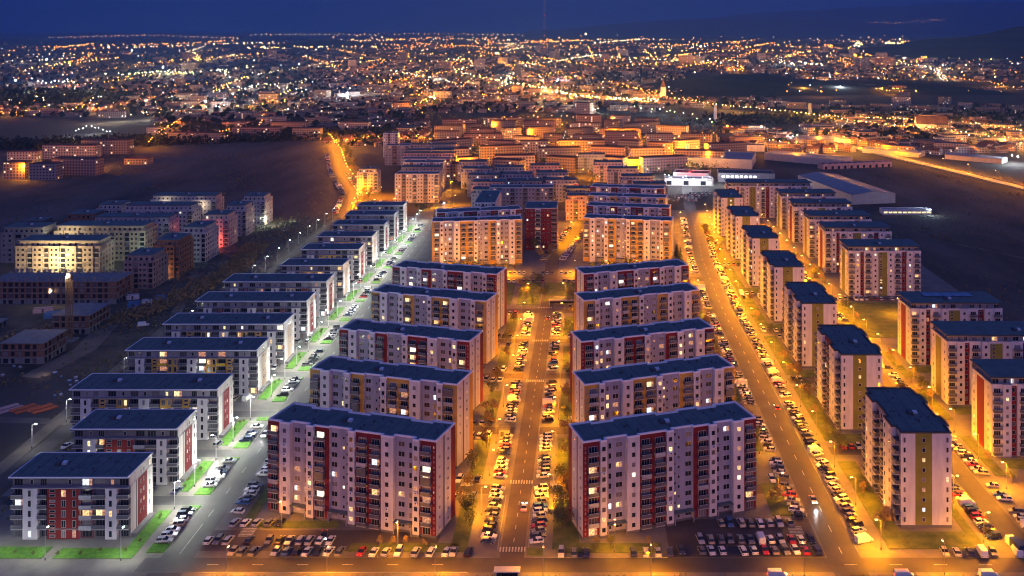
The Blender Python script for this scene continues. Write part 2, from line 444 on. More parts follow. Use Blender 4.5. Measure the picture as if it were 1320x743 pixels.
# ---- the six-storey buildings of the left row
SEG6S = [(0, 3.3, 'l'), (3.3, 7.4, 'w'), (7.4, 10, 'l'), (10, 13, 's'), (13, 19.2, 'a'), (19.2, 22.8, 'y'), (22.8, 26.4, 'l'), (26.4, 29.7, 'w'), (29.7, 33, 'l')]
SEG6L = [(0, 3.3, 'l'), (3.3, 7.0, 'w'), (7.0, 9.6, 'l'), (9.6, 12.2, 's'), (12.2, 15.8, 'y'), (15.8, 20, 'a'), (20, 23.6, 'l'), (23.6, 27.4, 'w'), (27.4, 31, 'l'),
         (31, 35.2, 'a'), (35.2, 38.8, 'y'), (38.8, 41.4, 's'), (41.4, 44, 'l'), (44, 47.7, 'w'), (47.7, 51, 'l')]
def slab6(label, group, x, y, long, accent, rail2, detail, seed):
    b = Building('apartment_block', label, group, (x, y, 0), 0, detail, seed, lit=0.10)
    segs = SEG6L if long else SEG6S
    L, W, FH, H = segs[-1][1], 15.2, 2.85, 17.3
    wm = {'l': 'plaster_dark', 'w': 'plaster_white', 's': accent, 'a': accent if not long else ('tan' if accent == 'red' else 'ochre'), 'y': ('red' if not long else 'plaster_grey') if accent == 'red' else 'yellow'}
    dep = {'l': 1.3, 'w': 0.0, 's': 0.25, 'a': 0.25, 'y': 1.0}
    P, Q = [], []
    for p, q, t in segs:
        P += [(p, dep[t]), (q, dep[t])]; Q += [wm[t], 'plaster_white']
    Q[-1] = 'plaster_white'
    for a, mm in [(4.6, 'plaster_dark'), (5.1, 'plaster_white'), (5.7, 'red' if (accent == 'red' or seed % 3 == 1) else 'tan'), (11.6, 'plaster_white')]:
        P.append((L, a)); Q.append(mm)
    P.append((L, W)); Q.append('plaster_white'); P.append((0, W)); Q.append('plaster_white')
    z5 = 3.0 + 4 * FH
    b.wall.prism(P, 0, z5, Q, top='slab')
    T = [(0.0, 1.0), (L - 0.2, 1.0), (L - 0.2, W), (0.0, W)]
    tm = 'plaster_charcoal' if seed < 52 else 'plaster_grey'
    b.wall.prism(T, z5, H, [tm, 'plaster_white', tm, tm])
    b.wall.box(0.02, 0.05, 2.75, L - 0.02, 1.2, 3.0, 'concrete')
    b.wall.box(0.02, -0.1, z5 - 0.12, L - 0.02, 1.0, z5 + 0.12, 'plaster_grey')
    O = [(-0.4, -0.5), (L + 0.02, -0.5), (L + 0.02, W + 0.3), (-0.4, W + 0.3)]
    # roof slab with thin light edge
    rs = MB(); rs.prism(O, H, H + 0.3, 'bitumen_line'); rs.face([(*p, H) for p in reversed(O)], 'plaster_dark')
    rs.face([(*p, H + 0.3) for p in O], 'bitumen')
    rr = random.Random(seed)
    for i in range(int(L / 3.4)): rs.box(1.5 + i * 3.4, 1, H + 0.3, 1.7 + i * 3.4, W - 1, H + 0.34, 'roof_seam')
    for i in range(14):
        qx = rr.uniform(2, L - 2); qy = rr.uniform(2, W - 2); rs.box(qx, qy, H + 0.3, qx + 0.3, qy + 0.3, H + 0.75, 'metal_dark')
    if detail >= 2: obj('roof', rs, b.root); obj('parapet', rim(MB(), inset(O, -0.05), H + 0.12, H + 0.45, 0.3, 'coping'), b.root)
    else: b.wall.add(rs, 0, 0, 0); rim(b.wall, inset(O, -0.05), H + 0.12, H + 0.45, 0.3, 'coping')
    hs = [(L * 0.3, 8)] if not long else [(L * 0.24, 8), (L * 0.8, 8)]
    for hx, hy in hs:
        if detail >= 2: obj('roof_hatch', emesh(('roof_hatch',)), b.root, (hx, hy, H + 0.32))
        else: b.put(('roof_hatch',), hx, hy, H + 0.32)
    floors = [0.2] + [3.0 + i * FH for i in range(4)]
    for p, q, t in segs:
        c, d, w = (p + q) / 2, dep[t], q - p
        for i, z in enumerate(floors):
            if t == 'l':
                b.window(c, d, z + 0.05, 0, w - 0.9, 2.15, 3, 0.10, 'plaster_grey', name='balcony_door')
                if i: b.put(('balcony', w - 0.05, 1.6, 'railing'), c, d, z)
            elif t == 'y':
                b.window(c, d, z + 0.05, 0, w - 0.8, 2.15, 3, 0.16, 'plaster_grey', name='balcony_door')
                if i: b.put(('balcony', w - 0.05, 1.5, rail2 if (i + seed) % 2 or not long else 'railing'), c, d, z)
            elif t == 'w':
                b.window(c - 0.1, d, z + 0.5, 0, 0.9, 1.8, 1, 0.12)
            elif t == 's':
                for dz in (0.3, 1.6): b.window(c, d, z + dz, 0, w * 0.55, 0.75, 1, 0.06, name='stair_window')
            elif t == 'a':
                b.window(p + w * 0.27, d, z + 0.3, 0, 1.3, 2.0, 2, 0.16); b.window(p + w * 0.75, d, z + 0.3, 0, 1.0, 2.0, 1, 0.16)
        if t in 'ly': b.window(c, 1.0, z5 + 0.35, 0, w - 0.8, 1.9, 3, 0.10, 'plaster_grey')
        elif t in 'wa': b.window(c, 1.0, z5 + 0.6, 0, 0.9, 1.4, 1, 0.12)
    for i, z in enumerate(floors[1:] + [z5]):
        for u in (7.6, 9.4): b.window(L, u, z + 0.8, R(90), 0.5, 1.1, 1, 0.12, name='end_window')
        b.window(L, 13.2, z + 0.6, R(90), 0.6, 1.6, 1, 0.08, name='end_window')
    pl = MB(); pl.box(L, 1.5, 0, L + 1.6, W - 2, 1.0, 'plaster_dark', top='concrete'); obj('plinth', pl, b.root)
    return b.finish()

# ---- the ten-storey towers seen end-on (right row A)
def tower(label, group, x, y, detail, seed, acc2='red'):
    b = Building('apartment_tower', label, group, (x, y, 0), 0, detail, seed, lit=0.08)
    W, D, FH, z0, H = 14.6, 34.5, 2.85, 0.8, 27.0
    P = [(0, 0), (4.2, 0), (9.0, 0), (W, 0), (W, 5), (W + 1.2, 5), (W + 1.2, 12), (W, 12), (W, 22), (W + 1.2, 22), (W + 1.2, 29), (W, 29), (W, D), (0, D),
         (0, 30), (-1.3, 30), (-1.3, 27), (-1.3, 23), (0, 23), (0, 12), (-1.3, 12), (-1.3, 8), (-1.3, 4.5), (0, 4.5)]
    Q = ['plaster_white', 'green', 'plaster_white', 'plaster_white', 'plaster_white', acc2, 'plaster_white', acc2, 'plaster_white', acc2, 'plaster_white', 'plaster_white',
         'plaster_white', 'plaster_grey', 'plaster_white', 'plaster_white', 'plaster_white', 'plaster_white', acc2, 'plaster_white', 'plaster_white', 'plaster_white', 'plaster_white', 'plaster_grey']
    b.wall.prism(P, 0, H, Q, top='bitumen'); roof_parts(b, P, H, 'bitumen_line', hatches=[(W * 0.55, D * 0.42)])
    for i in range(9):
        z = z0 + i * FH
        for u in (1.1, 13.4): b.window(u, 0, z + 0.8, 0, 0.7, 1.5, 1, 0.05, name='window')
        b.window(6.6, 0, z + 0.9, 0, 0.9, 1.2, 1, 0.2, name='stair_window')
        for u in (2.3, 32.2):
            b.window(0, u, z + 0.05, R(-90), 2.4, 2.2, 3, 0.1, name='balcony_door'); b.put(('balcony', 3.6, 1.4), 0, u, z, R(-90))
        for u in (6.2, 10.4, 24.8, 28.3): b.window(-1.3, u, z + 0.9, R(-90), 0.9, 1.3, 1, 0.1)
        for u in (14.0, 20.9):
            b.window(0, u, z + 0.05, R(-90), 2.4, 2.2, 3, 0.08, name='balcony_door'); b.put(('balcony', 3.2, 1.4), 0, u, z, R(-90))
        b.window(0, 17.4, z + 0.9, R(-90), 1.3, 1.3, 2, 0.1)
    pl = MB(); pl.prism(inset(P, -0.06), 0, 0.8, 'plaster_dark'); obj('plinth', pl, b.root)
    return b.finish()

# ---- the ten-storey blocks seen broadside (right row B)
SEGB = [(0, 3.6, 'b'), (3.6, 6.5, 'w'), (6.5, 8.6, 'r'), (8.6, 13.0, 'b'), (13.0, 16.2, 'w'), (16.2, 21.0, 'g'), (21.0, 24.6, 'w'), (24.6, 28.8, 'b'), (28.8, 31.4, 'r'), (31.4, 35.0, 'w'), (35.0, 39.2, 'b')]
def blockb(label, group, x, y, detail, seed, length=39.2, solar=False, lit=0.1, lights=False):
    b = Building('apartment_block', label, group, (x, y, 0), 0, detail, seed, lit=lit)
    segs = list(SEGB)
    while segs[-1][1] < length - 5:
        o = segs[-1][1]; segs += [(o + p, o + q, t) for p, q, t in SEGB[1:7]]
    L, W, FH, z0 = segs[-1][1], 17.0, 2.85, 0.6
    zt = z0 + 8 * FH; H = 26.6
    wm = {'b': 'plaster_white', 'w': 'plaster_white', 'r': 'red', 'g': 'green'}; dep = {'b': 0.4, 'w': 0.0, 'r': 1.0, 'g': 0.3}
    P, Q = [], []
    for p, q, t in segs: P += [(p, dep[t]), (q, dep[t])]; Q += [wm[t], 'plaster_white']
    P += [(L, W), (0, W)]; Q += ['plaster_white', 'plaster_white']
    P += [(0, 12.4), (0, 6.4)]; Q += ['green' if seed % 2 else 'red', 'plaster_white']
    b.wall.prism(P, 0, zt, Q, top='slab')
    T = [(1.2, 1.8), (L - 1.2, 1.8), (L - 1.2, W - 1), (1.2, W - 1)]
    b.wall.prism(T, zt, H - 0.35, 'plaster_grey')
    O = [(-0.3, 0.2), (L + 0.1, 0.2), (L + 0.1, W + 1.0), (-0.3, W + 1.0)]
    rs = MB(); rs.prism(O, H - 0.35, H, 'bitumen_line'); rs.face([(*p, H) for p in O], 'bitumen'); rs.face([(*p, H - 0.35) for p in reversed(O)], 'plaster_dark')
    if solar:
        for i in range(5): rs.box(9 + i * 4.3, 9, H + 0.3, 13 + i * 4.3, 14.5, H + 0.42, 'solar')
    if detail >= 2:
        obj('roof', rs, b.root); obj('roof_hatch', emesh(('roof_hatch',)), b.root, (L * 0.45, 6, H + 0.02))
        obj('parapet', rim(MB(), inset(P, -0.04), zt - 0.1, zt + 0.7, 0.2, 'plaster_white'), b.root)
    else:
        b.wall.add(rs, 0, 0, 0); rim(b.wall, inset(P, -0.04), zt - 0.1, zt + 0.7, 0.2, 'plaster_white'); b.put(('roof_hatch',), L * 0.45, 6, H + 0.02)
    for p, q, t in segs:
        c, d = (p + q) / 2, dep[t]
        for i in range(8):
            z = z0 + i * FH
            if t == 'b':
                b.window(c, d, z + 0.05, 0, 2.3, 2.15, 3, 0.08, name='balcony_door'); b.put(('balcony', 2.9, 1.2), c, d, z)
            elif t == 'w': b.window(c, d, z + 0.9, 0, 1.0, 1.2, 1, 0.16)
            elif t == 'r': b.window(c, d, z + 0.7, 0, 1.1, 1.5, 1, 0.08)
            elif t == 'g':
                for dz in (0.4, 1.7): b.window(c - 0.9, d, z + dz, 0, 1.3, 0.7, 1, 0.5 if lights and i < 4 else 0.04, name='stair_window')
        b.window(c, 1.8, zt + 0.5, 0, 1.2 if t in 'wr' else 2.2, 1.6, 2, 0.15)
    for i in range(8):
        b.window(0, 3.2, z0 + i * FH + 0.9, R(-90), 0.7, 1.2, 1, 0.03, name='end_window')
        b.window(0, 14.8, z0 + i * FH + 0.9, R(-90), 0.7, 1.2, 1, 0.03, name='end_window')
    return b.finish()

# ---- plain walk-up block with a set-back top floor (construction site, mid-distance estate)
def plain(label, group, x, y, L, W, floors, wall, detail, seed, rz=0.0, lit=0.02, unfinished=False, roof='bitumen', setback=True, endside=1, name='apartment_block', frame='frame_white', accent=None, balc=True, cat='apartment block'):
    b = Building(name, label, group, (x, y, 0), rz, detail, seed, lit=lit)
    FH = 2.9; n = floors; zt = (n - (1 if setback else 0)) * FH + 0.4; H = n * FH + 0.9
    wm = [wall, wall, wall, wall]
    k = max(2, int(L / 9)); P, Q = [], []
    for i in range(k):
        p, q = L * i / k, L * (i + 0.62) / k
        P += [(p, 0), (q, 0)]; Q += [wall, wall]
        P += [(q, 0.7), (L * (i + 1) / k, 0.7)]; Q += [accent if (accent and i % 2 == 0) else wall, wall]
    P += [(L, W), (0, W)]; Q += [wall, wall]
    b.wall.prism(P, 0, zt, Q, top='concrete' if setback else 'bitumen')
    if setback:
        T = [(1.3, 1.9), (L - 1.3, 1.9), (L - 1.3, W - 1.3), (1.3, W - 1.3)]
        b.wall.prism(T, zt, H, wall)
        O = [(0.7, 1.2), (L - 0.7, 1.2), (L - 0.7, W - 0.7), (0.7, W - 0.7)]
        b.wall.prism(O, H, H + 0.3, 'concrete' if unfinished else 'bitumen_line', top=roof)
        rim(b.wall, inset(P, -0.03), zt, zt + 0.8, 0.25, wall)
        for i in range(int(L / 3.2)): b.window(2.6 + i * 3.1, 1.9, zt + 0.6, 0, 1.3, 1.5, 1, lit * 0.6, 'opening' if unfinished else frame)
    else:
        b.wall.face([(*p, zt + 0.02) for p in P], roof); rim(b.wall, P, zt, zt + 0.5, 0.3, 'metal_trim' if not unfinished else 'concrete')
        H = zt
    b.put(('roof_hatch',), L * 0.5, W * 0.5, H + 0.32)
    g = lambda: b.litmat(lit)
    nf = n - (1 if setback else 0)
    for j in range(nf):
        z = 0.4 + j * FH
        for i in range(k):
            p = L * i / k; w = L / k
            fr = 'opening' if unfinished else frame
            b.window(p + w * 0.16, 0, z + 0.9, 0, 1.1, 1.3, 1, lit, fr); b.window(p + w * 0.44, 0, z + 0.9, 0, 1.4, 1.3, 2, lit, fr)
            b.window(p + w * 0.81, 0.7, z + 0.1, 0, w * 0.26, 2.1, 2, lit, fr, name='balcony_door')
            if balc: b.put(('balcony', w * 0.36, 1.2, 'railing' if not unfinished else 'concrete', 0.3 if unfinished else 1.0), p + w * 0.81, 0.7, z)
        m = int(W / 3.6)
        for i in range(m):
            if endside > 0: b.window(L, 2 + i * 3.5, z + 0.8, R(90), 1.2, 1.4, 1, lit, 'opening' if unfinished else frame, name='end_window')
            else: b.window(0, 2 + i * 3.5, z + 0.8, R(-90), 1.2, 1.4, 1, lit, 'opening' if unfinished else frame, name='end_window')
    return b.finish()

# ================================================================== PLACE: buildings of the new estate
C_GROUP, D_GROUP = 'nine-storey slabs left of the central avenue', 'nine-storey slabs right of the central avenue'
AZC, AZD = math.atan2(-15.4, 52.3), math.atan2(17.5, 52.2)
ROWC = [(-93.3, 284.5, 'red'), (-93.0, 327.5, 'ochre'), (-94.0, 371.0, 'red'), (-93.0, 423.7, 'ochre'), (-92.6, 468.5, 'red')]
ROWD = [(0.6, 268.5, 'red'), (1.1, 312.0, 'ochre'), (0.0, 355.0, 'red'), (1.1, 409.0, 'ochre'), (1.2, 454.0, 'red')]
CN = {'red': 'dark red', 'ochre': 'ochre'}
for i, (x, y, a) in enumerate(ROWC):
    slab9(f'nine-storey block with {CN[a]} bays, {ORD[i]} from the front, left of central avenue', C_GROUP, x, y, AZC, False, a, 2, 11 + i, floor_from=0 if i == 0 else 3)
for i, (x, y, a) in enumerate(ROWD):
    slab9(f'nine-storey block with {CN[a]} bays, {ORD[i]} from the front, right of central avenue', D_GROUP, x, y, AZD, True, a, 2, 31 + i, lit=0.13, floor_from=0 if i == 0 else 3)

LROW = [(269.5, 0, 'red', 'railing_light'), (302, 0, 'red', 'railing_light'), (335, 1, 'ochre', 'yellow'), (376, 1, 'ochre', 'yellow'), (409.5, 1, 'ochre', 'yellow'),
        (444, 1, 'red', 'railing_light'), (478, 1, 'red', 'railing_light'), (511, 0, 'ochre', 'yellow'), (548, 0, 'ochre', 'yellow'), (582, 0, 'ochre', 'railing_light'),
        (617, 0, 'red', 'railing_light'), (650, 0, 'red', 'railing_light'), (684, 0, 'ochre', 'railing_light')]
for i, (y, lg, a, r2) in enumerate(LROW):
    L = 51 if lg else 33
    slab6(f'{"long" if lg else "short"} six-storey building with {CN[a]} panels, {ORD[i]} from the front of the left row', 'six-storey buildings of the left row',
          -127 - L, y, lg, a, r2, 2 if i < 9 else 1, 50 + i)

TA = [276, 342, 406, 468.5, 533, 596, 662]
for i, y in enumerate(TA):
    tower(f'end-on white tower with an olive stripe, {ORD[i]} from the front beside the right avenue', 'end-on towers along the right avenue', 91.5 + i * 0.75, y, 2 if i < 5 else 1, 70 + i, 'red' if i % 2 else 'plaster_grey')
TB = [(137.3, 321.8, 50), (139.2, 366, 50), (140, 409.3, 39.2), (142.9, 516, 39.2), (143, 565, 39.2), (142, 601, 39.2), (142, 644, 39.2), (142, 684, 39.2), (111, 730, 68)]
TBL = ['nearest, cut by the right edge', 'second, half hidden by the nearest', 'with pale solar panels on its roof', 'with a lit stair column',
       'just behind the lit stair', 'third behind the lawn', 'fourth behind the lawn', 'fifth behind the lawn', 'longest and farthest of the row']
for i, (x, y, l) in enumerate(TB):
    blockb(f'broad white block with olive and red stripes, {TBL[i]}', 'broad blocks of the right-hand row', x, y, 2 if i < 5 else 1, 90 + i, l, solar=(i == 2), lights=(i == 3), lit=0.12)

# second group of nine-storey slabs beyond the park
slab9('tan nine-storey block beyond the park, left of the pink road, many windows lit', 'nine-storey slabs beyond the park', -90, 577, R(8), True, 'ochre', 2, 120, lit=0.16, floor_from=1)
slab9('red-trimmed slab directly behind the tan block left of the pink road', 'nine-storey slabs beyond the park', -91, 606, R(14), True, 'red', 1, 121)
E = [(0.5, 590, 'ochre', 'tan nine-storey block beyond the park, right of the pink road'), (3, 632, 'red', 'slab with dark red bays second behind the park on the right'),
     (4, 670, 'ochre', 'pale slab third behind the park on the right'), (6, 708, 'red', 'slab with dark red bays fourth behind the park on the right')]
for i, (x, y, a, l) in enumerate(E):
    slab9(l, 'nine-storey slabs beyond the park', x, y, R(-11), False, a, 2 if i == 0 else 1, 130 + i, lit=0.16 if i == 0 else 0.1, floor_from=1)
plain('dark red tower closing the red-trimmed slab, beside the pink road', 'nine-storey slabs beyond the park', -37, 624, 21, 26, 9, 'red', 1, 140, lit=0.1, setback=False, accent='plaster_white')
plain('end-on pale block with a flat navy roof behind the tan block', 'nine-storey slabs beyond the park', -72, 645, 14, 50, 9, 'plaster_white', 1, 141, lit=0.08, setback=False, endside=-1)
plain('grey broadside block joined behind the end-on pale block', 'nine-storey slabs beyond the park', -68, 706, 47, 14, 9, 'plaster_grey', 1, 142, lit=0.12, setback=False, accent='plaster_dark')

# stepped estate of six-storey blocks beyond
stepped = [(-4, 957), (11, 901), (23, 861), (33, 816), (41, 775), (-48, 880), (-40, 838), (-31, 795), (-13, 752), (-12, 720), (-80, 870), (-70, 828), (-60, 790), (-52, 752),
           (-117, 905), (-108, 860), (-98, 822), (-90, 785), (-86, 748)]
for i, (x, y) in enumerate(stepped):
    col = ['plaster_grey', 'pink', 'beige', 'plaster_lilac'][i % 4]
    k = 0 if i < 5 else 1 if i < 10 else 2 if i < 14 else 3
    j = i - [0, 5, 10, 14][k]
    plain(f'six-storey stepped block, {ORD[j]} from the back in the {ORD[3 - k]} file left of the yellow shop', 'stepped six-storey estate', x, y, 28, 15, 6, col, 1, 150 + i, lit=0.06, accent='red' if i % 2 else 'plaster_dark')
# towers left of the slanting street
fr = [(-154, 792, 8, 'beige', 36), (-157, 828, 8, 'plaster_grey', 36), (-160, 862, 8, 'plaster_white', 36), (-196, 838, 7, 'beige', 18), (-170, 905, 7, 'plaster_lilac', 46), (-176, 945, 7, 'pink', 52),
      (-207, 1010, 7, 'plaster_grey', 26), (-182, 990, 6, 'plaster_lilac', 50), (-222, 1075, 9, 'plaster_white', 16), (-195, 1040, 6, 'beige', 60)]
fl = ['nearest of the brown blocks', 'second of the brown blocks', 'third of the brown blocks', 'narrow one lit yellow at its foot', 'fourth, with red attic', 'fifth, pink', 'sixth, grey corner one', 'seventh, lilac', 'slim tower with a lit stair', 'last, low and beige']
for i, (x, y, n, c, l) in enumerate(fr):
    plain(f'block beside the left orange street, {fl[i]}', 'blocks along the left orange street', x, y, l, 15, n, c, 1, 180 + i, lit=0.07, accent='red' if i % 2 == 0 else 'brick', setback=i % 2 == 1)

# building site on the left
K = [(-325, 552, 48, 18, 7, 'raw_tan', 1, 'long raw tan block floodlit by the crane lamp'), (-326, 594, 56, 18, 7, 'raw_tan', 1, 'long raw block second behind the crane, left end floodlit'),
     (-356, 589, 26, 18, 7, 'concrete', 1, 'dark raw block at the far left of the building site'), (-252, 529, 16, 20, 6, 'raw_pink', 1, 'small raw block of bare masonry right of the crane'),
     (-247, 554, 15, 21, 7, 'brick', 1, 'raw orange block wrapped in green net'), (-246, 590, 15, 22, 7, 'raw_pale', 1, 'grey block with banded floors behind the green net'),
     (-249, 631, 17, 17, 7, 'pink', 0, 'white block with pink glow on its end wall'), (-247, 664, 15, 18, 7, 'raw_pale', 0, 'pale finished block, second from the far end of the site'),
     (-248, 701, 17, 18, 7, 'raw_pale', 0, 'pale finished block at the far end, lamp at its foot'), (-317, 622, 50, 16, 7, 'raw_pale', 0, 'long bluish block, third behind the crane'),
     (-317, 664, 48, 16, 7, 'raw_pale', 0, 'long pale block, fourth behind the crane'), (-315, 702, 48, 16, 7, 'raw_pale', 0, 'long pale block with two roof lamps, farthest of the site'),
     (-348, 647, 20, 18, 6, 'brick', 1, 'raw brick block with dark flat roof, far left'), (-345, 683, 18, 18, 6, 'raw_pale', 0, 'dark grey block beyond the raw brick block'),
     (-372, 640, 14, 14, 5, 'concrete_dark', 1, 'low dark shell at the far left edge of the site')]
for i, (x, y, l, w, n, c, un, lab) in enumerate(K):
    plain(lab, 'blocks of the building site', x, y, l, w, n, c, 1, 200 + i, lit=0.0 if un else 0.02, unfinished=bool(un), balc=not un or i < 2)
def shell(label, x, y, L, W, n, seed, flat):
    b = Building('unfinished_building', label, 'blocks of the building site', (x, y, 0), 0, 1, seed, 'building shell')
    for j in range(n):
        z = j * 3.0
        b.wall.prism([(0, 0), (L, 0), (L, W), (0, W)], z, z + 2.75, 'brick' if j else 'concrete'); b.wall.prism([(-.4, -.4), (L + .4, -.4), (L + .4, W + .4), (-.4, W + .4)], z + 2.75, z + 3.0, 'concrete', top='concrete')
        for i in range(int(L / 3.2)): b.window(1.8 + i * 3.1, 0, z + 0.3, 0, 1.5 if i % 3 else 2.2, 2.0, 1, 0, 'opening')
        for i in range(int(W / 3.2)): b.window(L, 1.8 + i * 3.1, z + 0.3, R(90), 1.5, 2.0, 1, 0, 'opening')
    if not flat:
        for i in range(int(L / 3)):
            for yy in (0.3, W - 0.7):
                b.wall.box(i * 3, yy, n * 3.0, i * 3 + b.r.uniform(.4, 1.8), yy + .4, n * 3.0 + b.r.uniform(.8, 2.6), 'concrete')
    b.finish()
shell('unfinished storey shell with jagged top in front of the crane lamp', -308, 500, 66, 18, 4, 1, False)
shell('small two-storey shell with a flat slab beside the crane', -248, 451, 17, 20, 3, 2, True)
shell('small two-storey shell nearest the front of the site', -248, 411, 18, 18, 3, 3, True)
shell('low dark shell under the left edge of the site', -300, 446, 22, 20, 1, 4, True)
ng = MB()
for i in range(9): ng.box(-0.8 + 0, -0.02 + i * 0, 0, 0, 0, 0, 'green') if False else None
ng.box(0, 0, 0, 7.5, 0.12, 20.5, 'green'); 
t = thing('crane', 'ochre lattice tower crane with a floodlight at its top, on the building site', 'tower crane', (-235, 441, 0))
mst = MB()
for sx in (-1, 1):
    for sy in (-1, 1): mst.box(sx * 1.0 - .14, sy * 1.0 - .14, 0, sx * 1.0 + .14, sy * 1.0 + .14, 30, 'crane_paint')
for k in range(15):
    z = k * 2
    for s in (-1, 1):
        mst.tube((-1, s * 1.0, z), (1, s * 1.0, z + 2), .09, .09, 'crane_paint', 4); mst.tube((s * 1.0, -1, z), (s * 1.0, 1, z + 2), .09, .09, 'crane_paint', 4)
        mst.tube((-1, s * 1.0, z), (1, s * 1.0, z), .08, .08, 'crane_paint', 4)
obj('mast', mst, t)
cb = MB(); cb.box(-3, -3, 0, 3, 3, 1.0, 'concrete'); obj('base', cb, t)
jb = MB()
for s in (-.6, .6): jb.tube((s, -9, 31), (s, 34, 31), .09, .07, 'crane_paint', 4)
jb.tube((0, -2, 32.4), (0, 34, 32.0), .09, .06, 'crane_paint', 4)
for k in range(20): jb.tube((0, -2 + k * 1.8, 32.3), (.6 if k % 2 else -.6, -1 + k * 1.8, 31), .05, .05, 'crane_paint', 4)
jb.box(-.8, -9, 29.6, .8, -7, 31, 'concrete'); obj('jib', jb, t)
cbn = MB(); cbn.box(-.9, -.9, 29.0, .9, .9, 31.2, 'plaster_grey'); obj('cab', cbn, t)

# ================================================================== ground, roads, lawns
HZ = 60000
g = MB(); g.face([(-HZ, -2000, 0), (HZ, -2000, 0), (HZ, HZ, 0), (-HZ, HZ, 0)], 'ground'); struct('ground', g)
def sheet(mb, x0, y0, x1, y1, z, m): mb.face([(x0, y0, z), (x1, y0, z), (x1, y1, z), (x0, y1, z)], m)
def strip(mb, pts, w, z, m):
    L = []; Rr = []
    for i, p in enumerate(pts):
        a = Vector(pts[max(i - 1, 0)]); c = Vector(pts[min(i + 1, len(pts) - 1)]); d = (c - a).normalized(); n = Vector((-d.y, d.x)) * w / 2
        L.append(Vector(p) + n); Rr.append(Vector(p) - n)
    for i in range(len(pts) - 1): mb.face([(*Rr[i], z), (*Rr[i + 1], z), (*L[i + 1], z), (*L[i], z)], m)
def at_line(pts, y):
    for (x0, y0), (x1, y1) in zip(pts, pts[1:]):
        if y0 <= y <= y1: return x0 + (x1 - x0) * (y - y0) / (y1 - y0)
    return pts[-1][0] if y > pts[-1][1] else pts[0][0]
f = MB(); sheet(f, -900, 150, -188.5, 1250, 0.02, 'field'); sheet(f, 206, 380, 520, 1000, 0.02, 'field'); sheet(f, -300, 720, -192, 740, 0.03, 'field'); struct('field', f)
f = MB(); sheet(f, -188.5, 150, -127, 735, 0.03, 'soil'); sheet(f, -330, 395, -188.5, 520, 0.035, 'soil'); sheet(f, -340, 225, 260, 251.0, 0.05, 'soil'); struct('building_site_ground', f)
f = MB(); sheet(f, -127, 251.0, 206, 760, 0.04, 'paving'); sheet(f, -178, 251.0, -127, 735, 0.045, 'paving'); struct('pavement', f)
AVE = [(70.8, 250), (71.3, 310), (72, 500), (75, 600), (80, 664), (86, 760), (94, 860), (104, 960)]
LEFTST = [(-109.5, 251), (-109.3, 720), (-113, 790), (-125, 900), (-150, 1010)]
rd = MB()
sheet(rd, -118, 253.2, 205, 260.2, 0.065, 'asphalt')                      # front cross street
strip(rd, LEFTST, 9.0, 0.075, 'asphalt')
strip(rd, AVE, 9.0, 0.08, 'asphalt')
strip(rd, [(-19, 258), (-18.6, 384), (-18, 500), (-18, 545)], 6.6, 0.085, 'asphalt_worn')
strip(rd, [(-18, 548), (-18, 590), (-3, 690), (6, 760)], 8.0, 0.07, 'asphalt_worn')
strip(rd, [(122, 250), (122, 560), (124, 700)], 6.6, 0.09, 'asphalt')
sheet(rd, -105, 546, 70, 556, 0.095, 'asphalt_worn'); sheet(rd, -105, 484.5, 68, 492, 0.1, 'asphalt_worn')
for y in (299, 342.5, 396.5, 441): sheet(rd, -104, y - 3, -24, y + 3, 0.105, 'asphalt_worn'); sheet(rd, -15, y - 3, 66, y + 3, 0.105, 'asphalt_worn')
for y, *_ in LROW: sheet(rd, -180, y + 19.5, -113.5, y + 25.0, 0.11, 'asphalt')
strip(rd, [(-183.5, 285), (-183.5, 740), (-199, 836), (-240, 950), (-282, 1094), (-368, 1343)], 6.5, 0.06, 'asphalt_worn')
for y in (322, 387, 451, 515, 579, 643): sheet(rd, 84, y + 1, 118, y + 7, 0.115, 'asphalt')
strip(rd, [(-113, 780), (-141, 923), (-150, 1050)], 9, 0.12, 'asphalt_worn')
strip(rd, [(300, 1300), (324, 1182), (397, 865), (445, 680)], 15, 0.3, 'paving_light')  # pale surface stands in for the bright light trails of passing cars
sheet(rd, -105, 263.5, -40, 274.5, 0.062, 'asphalt_worn'); sheet(rd, 24, 260.5, 66, 281, 0.062, 'asphalt_worn')
struct('road', rd)
# kerbs
kb = MB()
def kerb(x0, y0, x1, y1): kb.box(x0, y0, 0, x1, y1, 0.17, 'paving_light', bottom=False)
for y, *_ in LROW:
    kerb(-113.9, y - 6.5, -113.7, y + 19)
kerb(-105.0, 284, -104.8, 520); kerb(-14.9, 264, -14.7, 295); kerb(-23.3, 264, -23.1, 295)
kerb(-118, 253.0, -30, 253.2); kerb(-30, 260.2, -24, 260.4); kerb(-13, 260.2, 24, 260.4)
for y0, y1 in [(263, 540)]:
    for k in range(14): kerb(at_line(AVE, y0 + k * 20) + 4.5, y0 + k * 20, at_line(AVE, y0 + k * 20) + 4.7, y0 + k * 20 + 18)
struct('kerb', kb)
